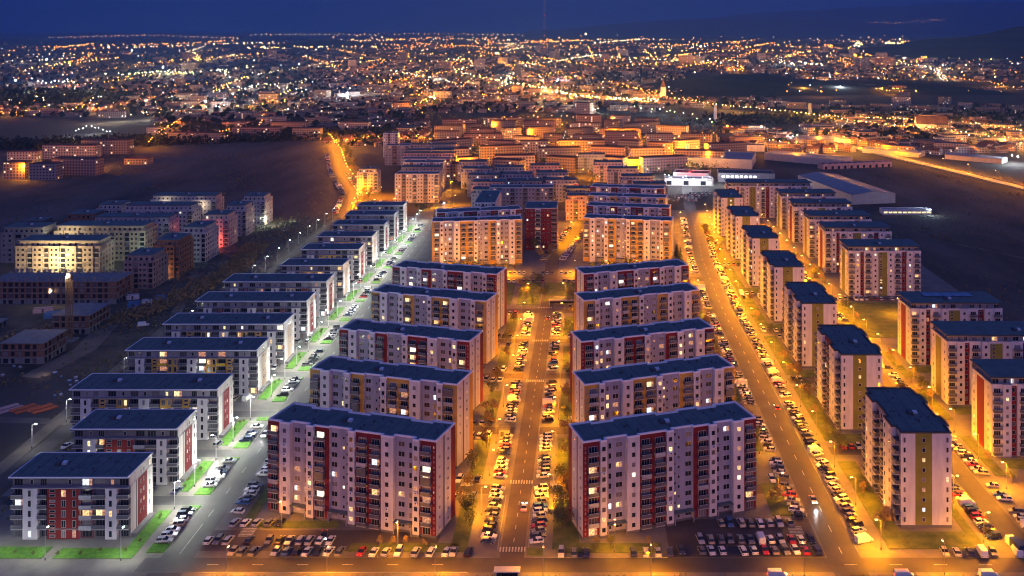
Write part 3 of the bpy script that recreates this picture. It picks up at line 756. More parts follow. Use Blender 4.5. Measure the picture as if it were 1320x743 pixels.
# painted marks
pm_ = MB()
def dash(pts, step, ln, w=0.22, z=0.13, y0=None, y1=None):
    y = y0 or pts[0][1]
    while y < (y1 or pts[-1][1]):
        x = at_line(pts, y); pm_.face([(x - w / 2, y, z), (x + w / 2, y, z), (x + w / 2, y + ln, z), (x - w / 2, y + ln, z)], 'paint'); y += step
dash(LEFTST, 14, 4.0, y0=282, y1=700); dash(LEFTST, 30, 16, 0.2, y0=262, y1=275); dash(AVE, 11.5, 3.5, 0.26, y0=262, y1=760)
dash([(-19, 258), (-18.6, 384), (-18, 500)], 7, 2.2, 0.2, y0=268, y1=490)
for y, *_ in LROW:
    for k in range(8): sheet(pm_, -120.5, y + 19.8 + k * 0.65, -117.5, y + 20.1 + k * 0.65, 0.14, 'paint') if False else None
for yc in (264.3, 303.6, 391.0, 441.5, 494):
    for k in range(9): x = -22.6 + k * 0.84; sheet(pm_, x, yc - 1.2, x + 0.42, yc + 1.2, 0.14, 'paint')
for xc, yc in ((-95, 271), (61, 272), (-36, 301), (-8, 300)):
    for k in range(6): sheet(pm_, xc - 2, yc + k * 0.8, xc + 2, yc + k * 0.8 + 0.4, 0.14, 'paint')
for k in range(14):
    sheet(pm_, -60 + k * 12 + 130, 256.6, -56.5 + k * 12 + 130, 256.85, 0.13, 'paint')
    sheet(pm_, -100 + k * 12, 256.6, -97 + k * 12, 256.85, 0.13, 'paint') if k < 6 else None
struct('road_markings', pm_)
# lawns: slightly raised slabs of turf
lf, ld = MB(), MB()
def lawn(mb, x0, y0, x1, y1, m, h=0.22): mb.box(x0, y0, 0.0, x1, y1, h, m, bottom=False)
for i, (y, *_) in enumerate(LROW):
    lawn(lf, -126.2 + 0.9, y - 4.5, -121.6, y + 16.0, 'lawn_fresh'); 
    lawn(lf, -119, y - 6.8, -114.2, y - 2.2, 'lawn_fresh')
    lawn(lf, -119, y + 16.5, -114.2, y + 19.0, 'lawn_fresh')
    if i == 0: lawn(lf, -163, 259.8, -146, 265.5, 'lawn_fresh'); lawn(lf, -143, 259.8, -121.6, 264.8, 'lawn_fresh')
for i in range(5):
    xc, yc, _ = ROWC[i]; y2 = yc - 15.4; nxt = 560 if i == 4 else ROWC[i + 1][1]
    lawn(ld, -36.2, y2 - 6, -31.5, y2 + 24, 'lawn_dull'); lawn(ld, -98.5, yc - 8, -95.5, yc + 20, 'lawn_dull')
    if i: lawn(ld, -94, yc - 9, -42, yc - 18.5 + 0.5 - 1.0, 'lawn_dull') if False else None
    xd, yd, _ = ROWD[i]
    lawn(ld, -8.2, yd - 4, -0.8, yd + 24, 'lawn_dull'); lawn(ld, 56, yd + 14, 61.5, yd + 34, 'lawn_dull')
lawn(ld, -93, 275.6, -70, 279.5, 'lawn_dull'); lawn(ld, -64, 263, -34, 267.3, 'lawn_dull'); lawn(ld, -7, 262.6, 22, 267.4, 'lawn_dull', 0.2); lawn(ld, -15, 261.3, -10.5, 265, 'lawn_dull', 0.19)
for i in range(4): lawn(ld, -92, [286, 329, 373, 425][i] + 16, -45, [286, 329, 373, 425][i] + 19, 'lawn_dull'); lawn(ld, 4, [286, 329, 373, 425][i] + 6, 50, [286, 329, 373, 425][i] + 9.5, 'lawn_dull')
lawn(ld, -34, 499, -22.5, 542, 'lawn_dull'); lawn(ld, -20, 505, -4, 512, 'lawn_dull'); lawn(ld, -20, 516, -4, 543, 'lawn_dull'); lawn(ld, -92, 500, -37, 542, 'lawn_dull', 0.21)
for i, y in enumerate(TA):
    lawn(ld, 84.5, y - 8 if i else 264.5, 90.3, y + 42, 'lawn_dull'); lawn(ld, 90.5, y - 11.5, 109, y - 2.5, 'lawn_dull', 0.21); lawn(ld, 108.8, y - 10, 111.5, y + 34, 'lawn_dull', 0.2)
for x, y, l in TB[:3]: lawn(ld, 132.5, y - 14, 136.2, y + 16, 'lawn_dull'); lawn(ld, 139, y - 9, 185, y - 2, 'lawn_dull', 0.21)
lawn(ld, 130, 446, 188, 503, 'lawn_dull', 0.2); lawn(ld, 61.6, 283, 62.6, 312, 'lawn_dull', .18)
struct('fresh_lawn', lf); struct('lawn', ld)
tr = MB(); strip(tr, [(-330, 790), (-300, 700), (-225, 560), (-200, 470), (-190, 330), (-186, 250)], 5, 0.07, 'dirt_track'); strip(tr, [(470, 420), (330, 520), (250, 640), (215, 760)], 4, 0.05, 'soil')
strip(tr, [(-260, 500), (-230, 470), (-222, 430), (-226, 395)], 10, 0.065, 'dirt_track'); strip(tr, [(-400, 420), (-300, 360), (-186, 350)], 5, 0.06, 'dirt_track'); struct('dirt_track', tr)

# ================================================================== lamps
def lamp_meshes(kind):
    p = MB(); p.tube((0, 0, 0), (0, 0, 8.2), .11, .07, 'metal_trim' if kind == 'led' else 'concrete', 6); p.tube((0, 0, 0), (0, 0, .8), .17, .15, 'metal_dark', 6)
    a = MB(); a.tube((0, 0, 8.1), (1.1, 0, 8.6), .05, .05, 'metal_trim', 5)
    h = MB(); h.box(0.9, -.18, 8.52, 1.7, .18, 8.7, 'metal_trim')
    l = MB(); m = 'lens_white' if kind == 'led' else 'lens_orange'
    l.box(0.98, -.15, 8.36, 1.62, .15, 8.515, m)
    return p.mesh('pole'), a.mesh('arm'), h.mesh('lamp_head'), l.mesh('lens')
LM = {k: lamp_meshes(k) for k in ('sodium', 'led')}
LD = {}
def light_data(name, col, power, r=0.22):
    d = bpy.data.lights.new(name, 'SPOT'); d.color = col; d.energy = power; d.shadow_soft_size = r; d.spot_size = R(170); d.spot_blend = 1.0; return d
def spill_data(col, power):
    d = bpy.data.lights.new('lamp_spill', 'POINT'); d.color = col; d.energy = power; d.shadow_soft_size = .2; return d
SOD = (1.0, 0.325, 0.0); LEDC = (0.98, 1.0, 0.88)
LD['sodium'] = light_data('sodium_light', SOD, 27000); LD['led'] = light_data('led_light', LEDC, 9500)
LD['sodium_strong'] = light_data('sodium_light', SOD, 42000); LD['sodium_weak'] = light_data('sodium_light', SOD, 11000); LD['led_weak'] = light_data('led_light', LEDC, 1900)
SP = {'sodium': spill_data(SOD, 4200), 'sodium_strong': spill_data(SOD, 17000), 'sodium_weak': spill_data(SOD, 2600), 'led': spill_data(LEDC, 4200), 'led_weak': spill_data(LEDC, 500), 'led_front': spill_data(LEDC, 900), 'tower': spill_data(SOD, 7500), 'road': spill_data(SOD, 15000)}
LD['led_front'] = light_data('led_light', LEDC, 4500); LD['tower'] = LD['road'] = LD['sodium']
lampc = {}
def lamp(x, y, rz, where, kind='sodium', power=None, double=False):
    c = lampc[where] = lampc.get(where, -1) + 1
    t = thing('street_lamp', f'{"white" if kind == "led" else "orange"} street lamp, {ordn(c)} from the near end {where}', 'street lamp', (x, y, 0), rz, 'street lamps ' + where)
    p, a, h, l = LM[kind]
    obj('pole', p, t)
    for k in ((0, math.pi) if double else (0,)):
        obj('arm', a, t, rz=k); hh = obj('lamp_head', h, t, rz=k); obj('lens', l, hh)
    lo = bpy.data.objects.new('lamp_light', LD[power or kind]); COL.objects.link(lo); lo.parent = t; lo.location = (0 if double else 1.3, 0, 8.0)
    l2 = bpy.data.objects.new('lamp_spill', SP[power or kind]); COL.objects.link(l2); l2.parent = t; l2.location = (0 if double else 1.3, 0, 7.9)  # second light per lamp, added to wash the facades
    return t
y = 283.0; i = 0
for y in (283, 308, 332, 364, 397, 409 + 14, 447, 474, 509): lamp(-29.6, y, 0, 'on the left sidewalk of the central avenue')
for y in (291, 322, 352, 384, 415, 448, 473, 510): lamp(-8.6, y, R(180), 'on the right sidewalk of the central avenue')
for x, y in ((-86, 275.5), (-50.5, 264), (9, 263)): lamp(x, y, R(-90), 'on the front lawns', power='sodium_weak', double=(x == 9))
for y in range(264, 760, 25): lamp(at_line(AVE, y) + 11.2, y, R(180), 'on the right side of the avenue', power='tower' if y < 480 else 'sodium_strong')
for y in range(292, 740, 32): lamp(at_line(AVE, y) - 11.5, y, 0, 'on the left side of the avenue', power='sodium_weak' if y < 480 else 'sodium')
for y in range(299, 700, 21): lamp(132, y, R(180), 'on the right side of the tower street', power='tower')
for y in (268, 290, 318, 350, 386, 420, 452, 490, 530, 575, 620): lamp(112, y, 0, 'on the left side of the tower street', power='tower')
for x, y in ((-92, 249), (-66, 249), (-38, 249), (-10, 249), (18, 250), (58, 251), (95, 252), (150, 252), (185, 254)): lamp(x, y, R(90), 'along the front street', power='sodium')
for y in (452, 480): lamp(158, y, R(90), 'on the yellow lawn')
for x in (-80, -62, -44, -4, 14, 32, 50): lamp(x, 559, R(90), 'along the park street', power='sodium_strong')
for k, y in enumerate((640, 672, 705, 740)): lamp(-12 + k * 3.5, y, 0, 'along the pink road', power='sodium_strong')
for i, (y, *_) in enumerate(LROW): lamp(-121.3, y + 17.0, R(180) if i % 2 else 0, 'in front of the left row', 'led')
for i, (y, *_) in enumerate(LROW[1:]): lamp(-120.9, y - 7.5 + 6, 0, 'beside the left row parking', 'led')
for y in range(328, 735, 22): lamp(-187.5, y, 0, 'along the western back road', 'led', 'led_weak' if y < 440 else 'led_weak')
for i, (y, *_) in enumerate(LROW): lamp(-148, y - 5.2, R(90) , 'on the access lanes of the left row', 'led', 'led_weak') if i else None
lamp(-144.5, 259, R(90), 'below the nearest red building', 'led', 'led_front'); lamp(-124, 258.8, R(90), 'below the nearest red building', 'led', 'led_front'); lamp(-162, 259, R(90), 'below the nearest red building', 'led', 'led_front')
lamp(-121, 714, 0, 'at the far end of the left row', 'led')
for i in range(5):
    x, y, _ = ROWC[i]
    lamp(-64, y + 11, R(90), 'in the courts behind the left slabs', power='sodium'); lamp(26, ROWD[i][1] + 31, R(90), 'in the courts behind the right slabs', power='sodium')
    lamp(-41, y + 8, R(90), 'by the left gable walls', power='sodium_weak')
orange_street = [(-185, 740), (-199, 836), (-240, 950), (-282, 1094), (-340, 1260)]
for y in range(745, 1260, 22): lamp(at_line([(p[0], p[1]) for p in orange_street], y) + 9, y, R(180), 'along the left orange street', power='sodium_strong')
for k, (x, y) in enumerate([(-165, 760), (-150, 765), (-178, 790), (-172, 820), (-120, 772), (-104, 780), (-131, 820), (-116, 850), (-139, 880), (-129, 925), (-147, 965)]):
    lamp(x, y, 0, 'around the brown blocks', power='sodium_strong')
for k, (x, y) in enumerate([(-6, 772), (-22, 800), (-12, 835), (-2, 790), (15, 880), (-30, 860), (-66, 900), (0, 925), (-50, 920), (-20, 930), (-90, 930), (-110, 960), (60, 800), (50, 840), (36, 900), (24, 950)]):
    lamp(x, y, 0, 'among the stepped blocks', power='sodium_strong')

# ================================================================== cars
def car_mbs(kind, colr):
    P = {'hatchback': (4.0, 1.45, -1.75, 1.00, -1.35, 0.25, .92), 'saloon': (4.5, 1.42, -1.45, 1.05, -0.85, 0.30, .90), 'estate car': (4.6, 1.48, -2.1, 1.05, -1.75, 0.35, .92),
         'van': (5.2, 2.1, -2.5, 1.75, -2.45, 1.05, 1.1), 'off-roader': (4.5, 1.72, -2.05, 1.0, -1.8, 0.4, 1.05)}[kind]
    Ln, H, r0, f0, r1, f1, belt = P; w = 0.89 if kind != 'van' else 0.98; m = 'car_' + colr; L = Ln / 2
    b = MB()
    prof = [(-L, .35), (-L + .05, .75), (-L + .12, belt - .02), (r0, belt), (f0, belt), (L - .15, belt - .18 if kind != 'van' else belt - .1), (L, .62), (L - .03, .35)]
    if kind == 'saloon': prof[2] = (-L + .1, belt - .06)
    hw = [w - .06, w, w - .03, w - .06, w - .06, w - .08, w - .05, w - .08]
    for i in range(len(prof) - 1):
        (x0, z0), (x1, z1) = prof[i], prof[i + 1]; a, c = hw[i], hw[i + 1]
        b.face([(x0, a, z0), (x1, c, z1), (x1, -c, z1), (x0, -a, z0)][::-1], m)
    for s in (1, -1):
        pts = [(x, s * h, z) for (x, z), h in zip(prof, hw)]
        b.face(pts if s < 0 else pts[::-1], m)
    b.face([(-L, -w + .06, .35), (L - .03, -w + .08, .35), (L - .03, w - .08, .35), (-L, w - .06, .35)][::-1], 'tyre')
    tw = w - .26 if kind != 'van' else w - .12
    b.face([(r1, -tw, H), (f1, -tw, H), (f1, tw, H), (r1, tw, H)], m)
    gl = MB(); bw = w - .07
    B = [(r0, -bw, belt), (f0, -bw, belt), (f0, bw, belt), (r0, bw, belt)]; T = [(r1, -tw, H), (f1, -tw, H), (f1, tw, H), (r1, tw, H)]
    for i in range(4):
        j = (i + 1) % 4
        if kind == 'van' and i != 1:
            b.face([B[i], B[j], T[j], T[i]], m); continue
        gl.face([B[i], B[j], T[j], T[i]], 'car_glass')
    # pillars
    for s in (-1, 1):
        for xb, xt in ((r0 * .2 + f0 * .1, r1 * .2),):
            b.face([(xb - .06, s * (bw + .01), belt), (xb + .06, s * (bw + .01), belt), (xt + .06, s * (tw + .01), H), (xt - .06, s * (tw + .01), H)], m)
    wh = MB()
    for i in range(8):
        a0, a1 = 2 * math.pi * i / 8, 2 * math.pi * (i + 1) / 8; r = .33
        p = [(r * math.cos(a), r * math.sin(a) + r) for a in (a0, a1)]
        wh.face([(p[0][0], -.11, p[0][1]), (p[1][0], -.11, p[1][1]), (p[1][0], .11, p[1][1]), (p[0][0], .11, p[0][1])], 'tyre')
    wh.face([(.33 * math.cos(2 * math.pi * i / 8), -.11, .33 + .33 * math.sin(2 * math.pi * i / 8)) for i in range(8)], 'tyre')
    wh.face([(.33 * math.cos(2 * math.pi * i / 8), .11, .33 + .33 * math.sin(2 * math.pi * i / 8)) for i in range(8)][::-1], 'tyre')
    wh.face([(.2 * math.cos(2 * math.pi * i / 8), -.12, .33 + .2 * math.sin(2 * math.pi * i / 8)) for i in range(8)], 'metal_trim')
    wh.face([(.2 * math.cos(2 * math.pi * i / 8), .12, .33 + .2 * math.sin(2 * math.pi * i / 8)) for i in range(8)][::-1], 'metal_trim')
    hl = MB(); hl.box(L - .13, -.28, -.06, L - .0 + .02 - L + L, .0, .1, 'skylight')
    hl = MB(); hl.box(-.1, -.2, -.07, .04, .2, .07, 'skylight'); tl = MB(); tl.box(-.04, -.17, -.08, .06, .17, .08, 'red')
    wp = [(x, s * (w - .13)) for x in (-L + .85, L - .85) for s in (-1, 1)]
    hp = [(L - .06, s * (w - .32), .66) for s in (-1, 1)]; tp = [(-L + .04, s * (w - .24), .72) for s in (-1, 1)]
    return b, gl, wh, hl, tl, wp, hp, tp
_cars = {}
def car_parts(kind, colr):
    k = (kind, colr)
    if k not in _cars:
        b, gl, wh, hl, tl, wp, hp, tp = car_mbs(kind, colr)
        full = MB(); full.add(b, 0, 0, 0); full.add(gl, 0, 0, 0)
        for x, yy in wp: full.add(wh, x, yy, 0)
        for p in hp: full.add(hl, *p)
        for p in tp: full.add(tl, *p)
        _cars[k] = dict(body=b.mesh('body'), windows=gl.mesh('car_windows'), wheel=wh.mesh('wheel'), head=hl.mesh('headlight'), tail=tl.mesh('tail_light'), wp=wp, hp=hp, tp=tp, full=full, fm=full.mesh('parked_car'))
    return _cars[k]
CARS = []; rowcount = {}
def pick(rr):
    c = rr.choices(['white', 'silver', 'grey', 'black', 'dark blue', 'red', 'beige', 'blue'], [26, 20, 15, 17, 9, 6, 4, 3])[0]
    k = rr.choices(['hatchback', 'saloon', 'estate car', 'off-roader', 'van'], [34, 24, 20, 18, 4])[0]
    if k == 'van': c = 'white'
    return k, c
def car_row(desc, x0, y0, x1, y1, ang, occ=0.85, step=2.65, seed=None):
    rr = random.Random(hash((round(x0 * 10), round(y0 * 10), round(x1))) & 0xffff)
    d = math.dist((x0, y0), (x1, y1)); n = max(1, int(d / step))
    for i in range(n + 1):
        if rr.random() > occ: continue
        t = i / n; c = rowcount[desc] = rowcount.get(desc, -1) + 1
        k, colr = pick(rr)
        flip = math.pi if rr.random() < 0.3 else 0
        CARS.append((x0 + (x1 - x0) * t + rr.uniform(-.2, .2), y0 + (y1 - y0) * t + rr.uniform(-.12, .12), ang + flip + rr.uniform(-.05, .05), k, colr, desc, c))
for a, b_ in ((267.5, 298.5), (306.5, 337), (350, 388), (402, 436), (448, 482)):
    car_row('in the left parking of the central avenue', -26.2, a, -26.2, b_, R(-12), .88); car_row('in the right parking of the central avenue', -12.4, a, -12.4, b_, R(192), .8)
for a, b_ in ((268, 300), (304, 333), (337, 366), (371, 402), (406, 440), (446, 480), (486, 520), (526, 556), (560, 600), (606, 640), (646, 700)):
    car_row('in the right parking of the avenue', at_line(AVE, a) + 7.6, a, at_line(AVE, b_) + 7.6, b_, R(20), .96, 2.55)
for a, b_ in ((282, 300), (306, 318), (326, 352), (362, 400), (408, 440), (450, 480), (492, 530), (562, 600), (610, 650), (660, 720)):
    car_row('in the left parking of the avenue', at_line(AVE, a) - 7.6, a, at_line(AVE, b_) - 7.6, b_, R(165), .9)
for i, (y, *_) in enumerate(LROW):
    car_row('in the left parking of the left street', -116.4, y - 1.5, -116.4, y + 15.5, R(8), .8)
    if i: 
        car_row(f'in the small court beside the left row', -142, y - 5.0, -125, y - 5.0, R(80), .45, 4.2)
for a, b_ in ((284, 316), (326, 350), (372, 395), (420, 446), (468, 500), (520, 560)): car_row('in the right parking of the left street', -101.8, a, -101.8, b_, R(176), .85)
car_row('in the upper row below the left slab', -100, 277.6, -87, 277.6, R(80), .95, 2.9)
car_row('in the middle row of the front left lot', -104, 268.0, -70, 268.0, R(85), .85, 2.8)
car_row('in the lower row of the front left lot', -98, 262.3, -66, 262.3, R(80), .6, 2.8)
car_row('in the kerb row of the front left street', -60, 262.0, -50, 262.0, R(82), .95, 2.8); car_row('in the kerb row of the front left street', -45, 262.0, -37, 262.0, R(82), .95, 2.8); car_row('in the kerb row of the front left street', -35, 262.0, -31, 262.0, R(82), .95, 2.8)
car_row('in the kerb row of the front right street', -9, 261.6, -2, 261.6, R(90), .9, 2.7); car_row('in the kerb row of the front right street', 1, 261.6, 4, 261.6, R(90), .6, 2.7)
car_row('in the kerb row of the front right street', 14, 261.8, 24, 261.8, R(90), .95, 2.7)
car_row('in the upper row of the front right lot', 40, 277.5, 60, 277.5, R(95), .85, 2.8); car_row('in the middle row of the front right lot', 33, 268.6, 64, 268.6, R(94), .85, 2.8); car_row('in the lower row of the front right lot', 27, 262.8, 64, 262.8, R(95), .9, 2.8)
car_row('in the kerb row before the nearest tower', 99, 262, 112, 262, R(85), .95, 2.8)
for a, b_ in ((270, 300), (306, 334), (341, 364), (372, 410), (420, 450), (470, 520), (530, 590)):
    car_row('in the left parking of the tower street', 115.6, a, 115.6, b_, R(10), .92, 2.6); car_row('in the right parking of the tower street', 128.2, a, 128.2, b_, R(170), .85, 2.6)
car_row('in the row beside the yellow lawn', 128, 508, 180, 508, R(88), .85, 2.7)
for i in range(5):
    x, y, _ = ROWC[i]; yg = [299, 342.5, 396.5, 441, 488][i]
    car_row('in the court rows left of the central avenue', -62, yg + 5.6, -33, yg + 5.6, R(80), .85, 2.8); car_row('in the court rows left of the central avenue', -47, yg - 5.6, -33, yg - 5.6, R(80), .85, 2.8)
    car_row('in the court rows right of the central avenue', -6, yg + 5.6, 60, yg + 5.6, R(95), .8, 2.8)
for y in TA[1:]: car_row('in the cross rows between the towers', 86, y - 13.5, 112, y - 13.5, R(90), .6, 2.8); car_row('in the cross rows between the towers', 86, y - 22, 112, y - 22, R(90), .5, 2.8)
car_row('in the row along the park street', -95, 543.5, -22, 543.5, R(90), .85, 2.7); car_row('in the row along the park street', -10, 543.5, 60, 543.5, R(90), .8, 2.7)
car_row('in the row behind the park street', -85, 562, 50, 562, R(90), .7, 2.7)
car_row('in the left kerb row of the pink road', -24, 595, -9, 690, R(15), .85); car_row('in the right kerb row of the pink road', -12, 595, 3, 690, R(165), .85)
car_row('in the field-side row of the orange street', -191, 745, -207, 836, R(10), .7, 3.2); car_row('in the field-side row of the orange street', -207, 836, -248, 950, R(20), .7, 3.2); car_row('in the field-side row of the orange street', -248, 950, -290, 1094, R(20), .7, 3.4)
car_row('in the right row of the orange street', -177, 745, -192, 836, R(170), .9); car_row('in the right row of the orange street', -192, 836, -232, 950, R(160), .8)
for k in range(5): car_row('in the white-lit shop car park', 58 + k * 9, 800 + k * 9, 95 + k * 4, 800 + k * 9, R(90), .8, 2.9)
for k in range(3): car_row('around the brown blocks', -178, 765 + k * 14, -160, 765 + k * 14, R(90), .7, 2.9)
CARS.sort(key=lambda c: c[1] + abs(c[0]) * 0.12)
gr = {}
far = MB()
for i, (x, y, a, k, colr, desc, n) in enumerate(CARS):
    cp = car_parts(k, colr)
    z = 0.13
    if i >= 292: far.add(cp['full'], x, y, z, a); continue
    lab = f'{colr} {k}, {ordn(n)} nearest car {desc}'
    if i < 170:
        t = thing('parked_car', lab, 'car' if k != 'van' else 'van', (x, y, z), a, 'cars parked ' + desc)
        obj('body', cp['body'], t); obj('cabin_glass', cp['windows'], t)
        for p in cp['wp']: obj('wheel', cp['wheel'], t, (p[0], p[1], 0))
        for p in cp['hp']: obj('headlight', cp['head'], t, p)
        for p in cp['tp']: obj('tail_light', cp['tail'], t, p)
    else: tag(obj('parked_car', cp['fm'], None, (x, y, z), a), lab, 'car' if k != 'van' else 'van', 'cars parked ' + desc)
stuff('distant_parked_cars', far, 'mass of parked cars farther back along the lit streets', 'parked cars')
def moving(label, x, y, a, k, colr, back=False):
    cp = car_parts(k, colr); t = thing('moving_car', label, 'car' if k != 'van' else 'van', (x, y, 0.13), a)
    obj('body', cp['body'], t); obj('cabin_glass', cp['windows'], t)
    for p in cp['wp']: obj('wheel', cp['wheel'], t, (p[0], p[1], 0))
    hl = MB(); hl.box(-.1, -.22, -.1, .06, .22, .1, 'headlight_on'); tl = MB(); tl.box(-.06, -.2, -.1, .06, .2, .1, 'tail_on')
    for p in cp['hp']: obj('headlight', hl, t, p)
    for p in cp['tp']: obj('tail_light', tl, t, p)
    if not back:
        lo = bpy.data.objects.new('headlight_beam', bpy.data.lights.new('beam', 'SPOT')); lo.data.energy = 2500; lo.data.spot_size = R(50); lo.data.spot_blend = .8; lo.data.color = (.95, .95, 1); lo.data.shadow_soft_size = .1
        COL.objects.link(lo); lo.parent = t; lo.location = (2.6, 0, .7); lo.rotation_euler = (R(84), 0, R(-90))
moving('car driving towards us with bright headlights on the right avenue', 70.0, 291, R(-90), 'saloon', 'silver')
moving('red car driving away on the right avenue', 73.4, 362, R(90), 'hatchback', 'red', True)
moving('white car driving down the left street with headlights on', -111.4, 338, R(-90), 'hatchback', 'white')
moving('dark car with glaring blue-white headlights in the front left lot', -72.5, 270.6, R(-80), 'saloon', 'black')
moving('silver car driving away on the central avenue', -17.2, 286.5, R(90), 'saloon', 'silver', True)
moving('dark car with red tail lights at the end of the central avenue', -16.5, 474, R(90), 'hatchback', 'black', True)
moving('car with headlights coming down the slanting street left of the grey block', -113, 790, R(-85), 'saloon', 'white')
moving('white van passing at the bottom edge in front of the right lot', 51, 250.5, 0, 'van', 'white', True)
moving('white van passing at the bottom edge below the nearest tower', 84, 250.2, 0, 'van', 'white', True)
moving('white van passing at the bottom edge on the far right', 106, 250.4, 0, 'van', 'white', True)
def single(label, x, y, a, k, c, cat='car'):
    tag(obj('parked_car', car_parts(k, c)['fm'], None, (x, y, .12), a), label, cat)
single('white caravan-like van alone on the dark field behind the left row', -211, 463, R(20), 'van', 'white', 'van'); single('white car parked on the pale back road behind the left row', -176, 329, R(75), 'saloon', 'white')
single('white minibus parked beside the tower street junction', 128.5, 343, R(10), 'van', 'white', 'van'); single('silver van at the right end of the front kerb row', 118.5, 262, R(85), 'van', 'white', 'van')
t = thing('box_truck', 'white truck with a dark purple box body parked at the right of the front street', 'truck', (119, 264, .12), R(95))
c = MB(); c.box(1.2, -1.1, .5, 3.4, 1.1, 2.4, 'car_white'); c.face([(3.41, -.95, 1.3), (3.41, .95, 1.3), (3.41, .95, 2.2), (3.41, -.95, 2.2)], 'car_glass'); obj('cab', c, t)
c = MB(); c.box(-4.0, -1.2, .8, 1.0, 1.2, 3.2, 'car_dark blue'); obj('cargo_box', c, t)
for p in ((-3, -1), (-3, 1), (2.4, -1), (2.4, 1)): obj('wheel', car_parts('van', 'white')['wheel'], t, (p[0], p[1], 0))

# ================================================================== trees
def crown_mb(rr, w, h, z, m, n=170, s=.42):
    b = MB(); cl = [(rr.gauss(0, w * .24), rr.gauss(0, w * .24), z + h * rr.uniform(.18, .85), rr.uniform(.16, .34) * w) for _ in range(9)]
    for _ in range(n):
        cx, cy, cz, r = rr.choice(cl); u, t = rr.uniform(-1, 1), rr.uniform(0, 6.28); q = math.sqrt(1 - u * u); k = r * rr.uniform(.6, 1.08)
        p = Vector((cx + k * q * math.cos(t), cy + k * q * math.sin(t), cz + k * u * .9))
        a = Vector((rr.uniform(-1, 1), rr.uniform(-1, 1), rr.uniform(-1, 1))).normalized(); c = a.orthogonal().normalized()
        a *= s * rr.uniform(.5, 1.1); c *= s * rr.uniform(.4, .9)
        b.face([p - a, p + c, p + a, p - c], m)
    return b
def trunk_mb(rr, h, r):
    b = MB(); b.tube((0, 0, 0), (0.05, 0, h), r, r * .5, 'bark', 5)
    for k in range(6):
        a = rr.uniform(0, 6.28); z = h * rr.uniform(.5, .95); q = h * rr.uniform(.3, .55)
        b.tube((0, 0, z), (math.cos(a) * q * .7, math.sin(a) * q * .7, z + q), r * .4, r * .12, 'bark', 4)
    return b
TR = []
for k in range(5):
    rr = random.Random(900 + k); m = ['leaf', 'leaf_dry', 'leaf_dry', 'leaf', 'leaf_dry'][k]
    TR.append((trunk_mb(rr, 2.6, .13).mesh('trunk'), crown_mb(rr, 3.6, 4.2, 1.5, m, n=230, s=.34).mesh('crown')))
cn = MB(); rr = random.Random(5)
for _ in range(420):
    u = rr.random() ** .6; t = rr.uniform(0, 6.28); z = .6 + (1 - u) * 8; r = 1.7 * u * rr.uniform(.7, 1.05); p = Vector((r * math.cos(t), r * math.sin(t), z))
    a = Vector((math.cos(t), math.sin(t), -.5)) * .4; c = Vector((-math.sin(t), math.cos(t), 0)) * .25; cn.face([p - a, p + c, p + a, p - c], 'conifer')
CONI = (trunk_mb(rr, 2, .12).mesh('trunk'), cn.mesh('crown'))
tn = {}
def tree(x, y, s, where, v=None, con=False):
    c = tn[where] = tn.get(where, -1) + 1
    tr_, cr = CONI if con else TR[(c * 3 + int(x)) % 5]
    t = thing('conifer' if con else 'young_tree', f'{"dark narrow conifer" if con else "small twiggy tree"}, {ordn(c)} nearest tree {where}', 'tree', (x, y, .1), rnd.uniform(0, 6), 'trees ' + where)
    t.scale = (s, s, s * rnd.uniform(.9, 1.15)); obj('trunk', tr_, t); obj('crown', cr, t)
def scatter(where, x0, y0, x1, y1, n, s0=.7, s1=1.25, con=False):
    pts = sorted([(rnd.uniform(x0, x1), rnd.uniform(y0, y1)) for _ in range(n)], key=lambda p: p[1])
    for x, y in pts: tree(x, y, rnd.uniform(s0, s1), where, con=con)
scatter('on the strip left of the central avenue', -35.5, 266, -32, 480, 22); scatter('on the strip right of the central avenue', -7, 264, -3, 480, 20)
scatter('along the left parking of the avenue', 56.5, 285, 60.5, 560, 24); scatter('on the lawns beside the end-on towers', 85.5, 268, 89.5, 700, 26)
scatter('in the park beyond the slabs', -90, 500, -38, 542, 16, .9, 1.5); scatter('in the park at the end of the central avenue', -34, 494, -2, 543, 14, .7, 1.2)
scatter('before the tan blocks', -88, 566, -38, 575, 12, .8, 1.3); scatter('before the tan blocks', 0, 566, 54, 578, 12, .8, 1.3)
scatter('behind the left slabs', -90, 300, -44, 304, 7); scatter('on the front right lawn', 3, 262.7, 22, 267, 6, .3, .6); scatter('on the front left lawn', -60, 263.5, -38, 267, 6, .3, .5)
scatter('around the red-trimmed slabs', -34, 600, -20, 720, 14, .9, 1.5); scatter('around the brown blocks', -180, 745, -120, 780, 18, .8, 1.3); scatter('among stepped blocks', -45, 740, 10, 950, 26, .9, 1.4)
scatter('between tower street and broad blocks', 133, 300, 136, 640, 22, .7, 1.2)
scatter('beside the tan block on the right', 57, 585, 62, 610, 3, .9, 1.2, con=True)
for y in range(745, 1240, 14):
    xx = at_line(orange_street, y) + 13 + rnd.uniform(-2, 6); tree(xx, y, rnd.uniform(1.0, 1.7), 'along the left orange street')
scatter('around the stepped blocks', -105, 760, 40, 960, 34, 1.0, 1.7); scatter('along the pink road', -26, 592, -18, 690, 7, 1, 1.4)
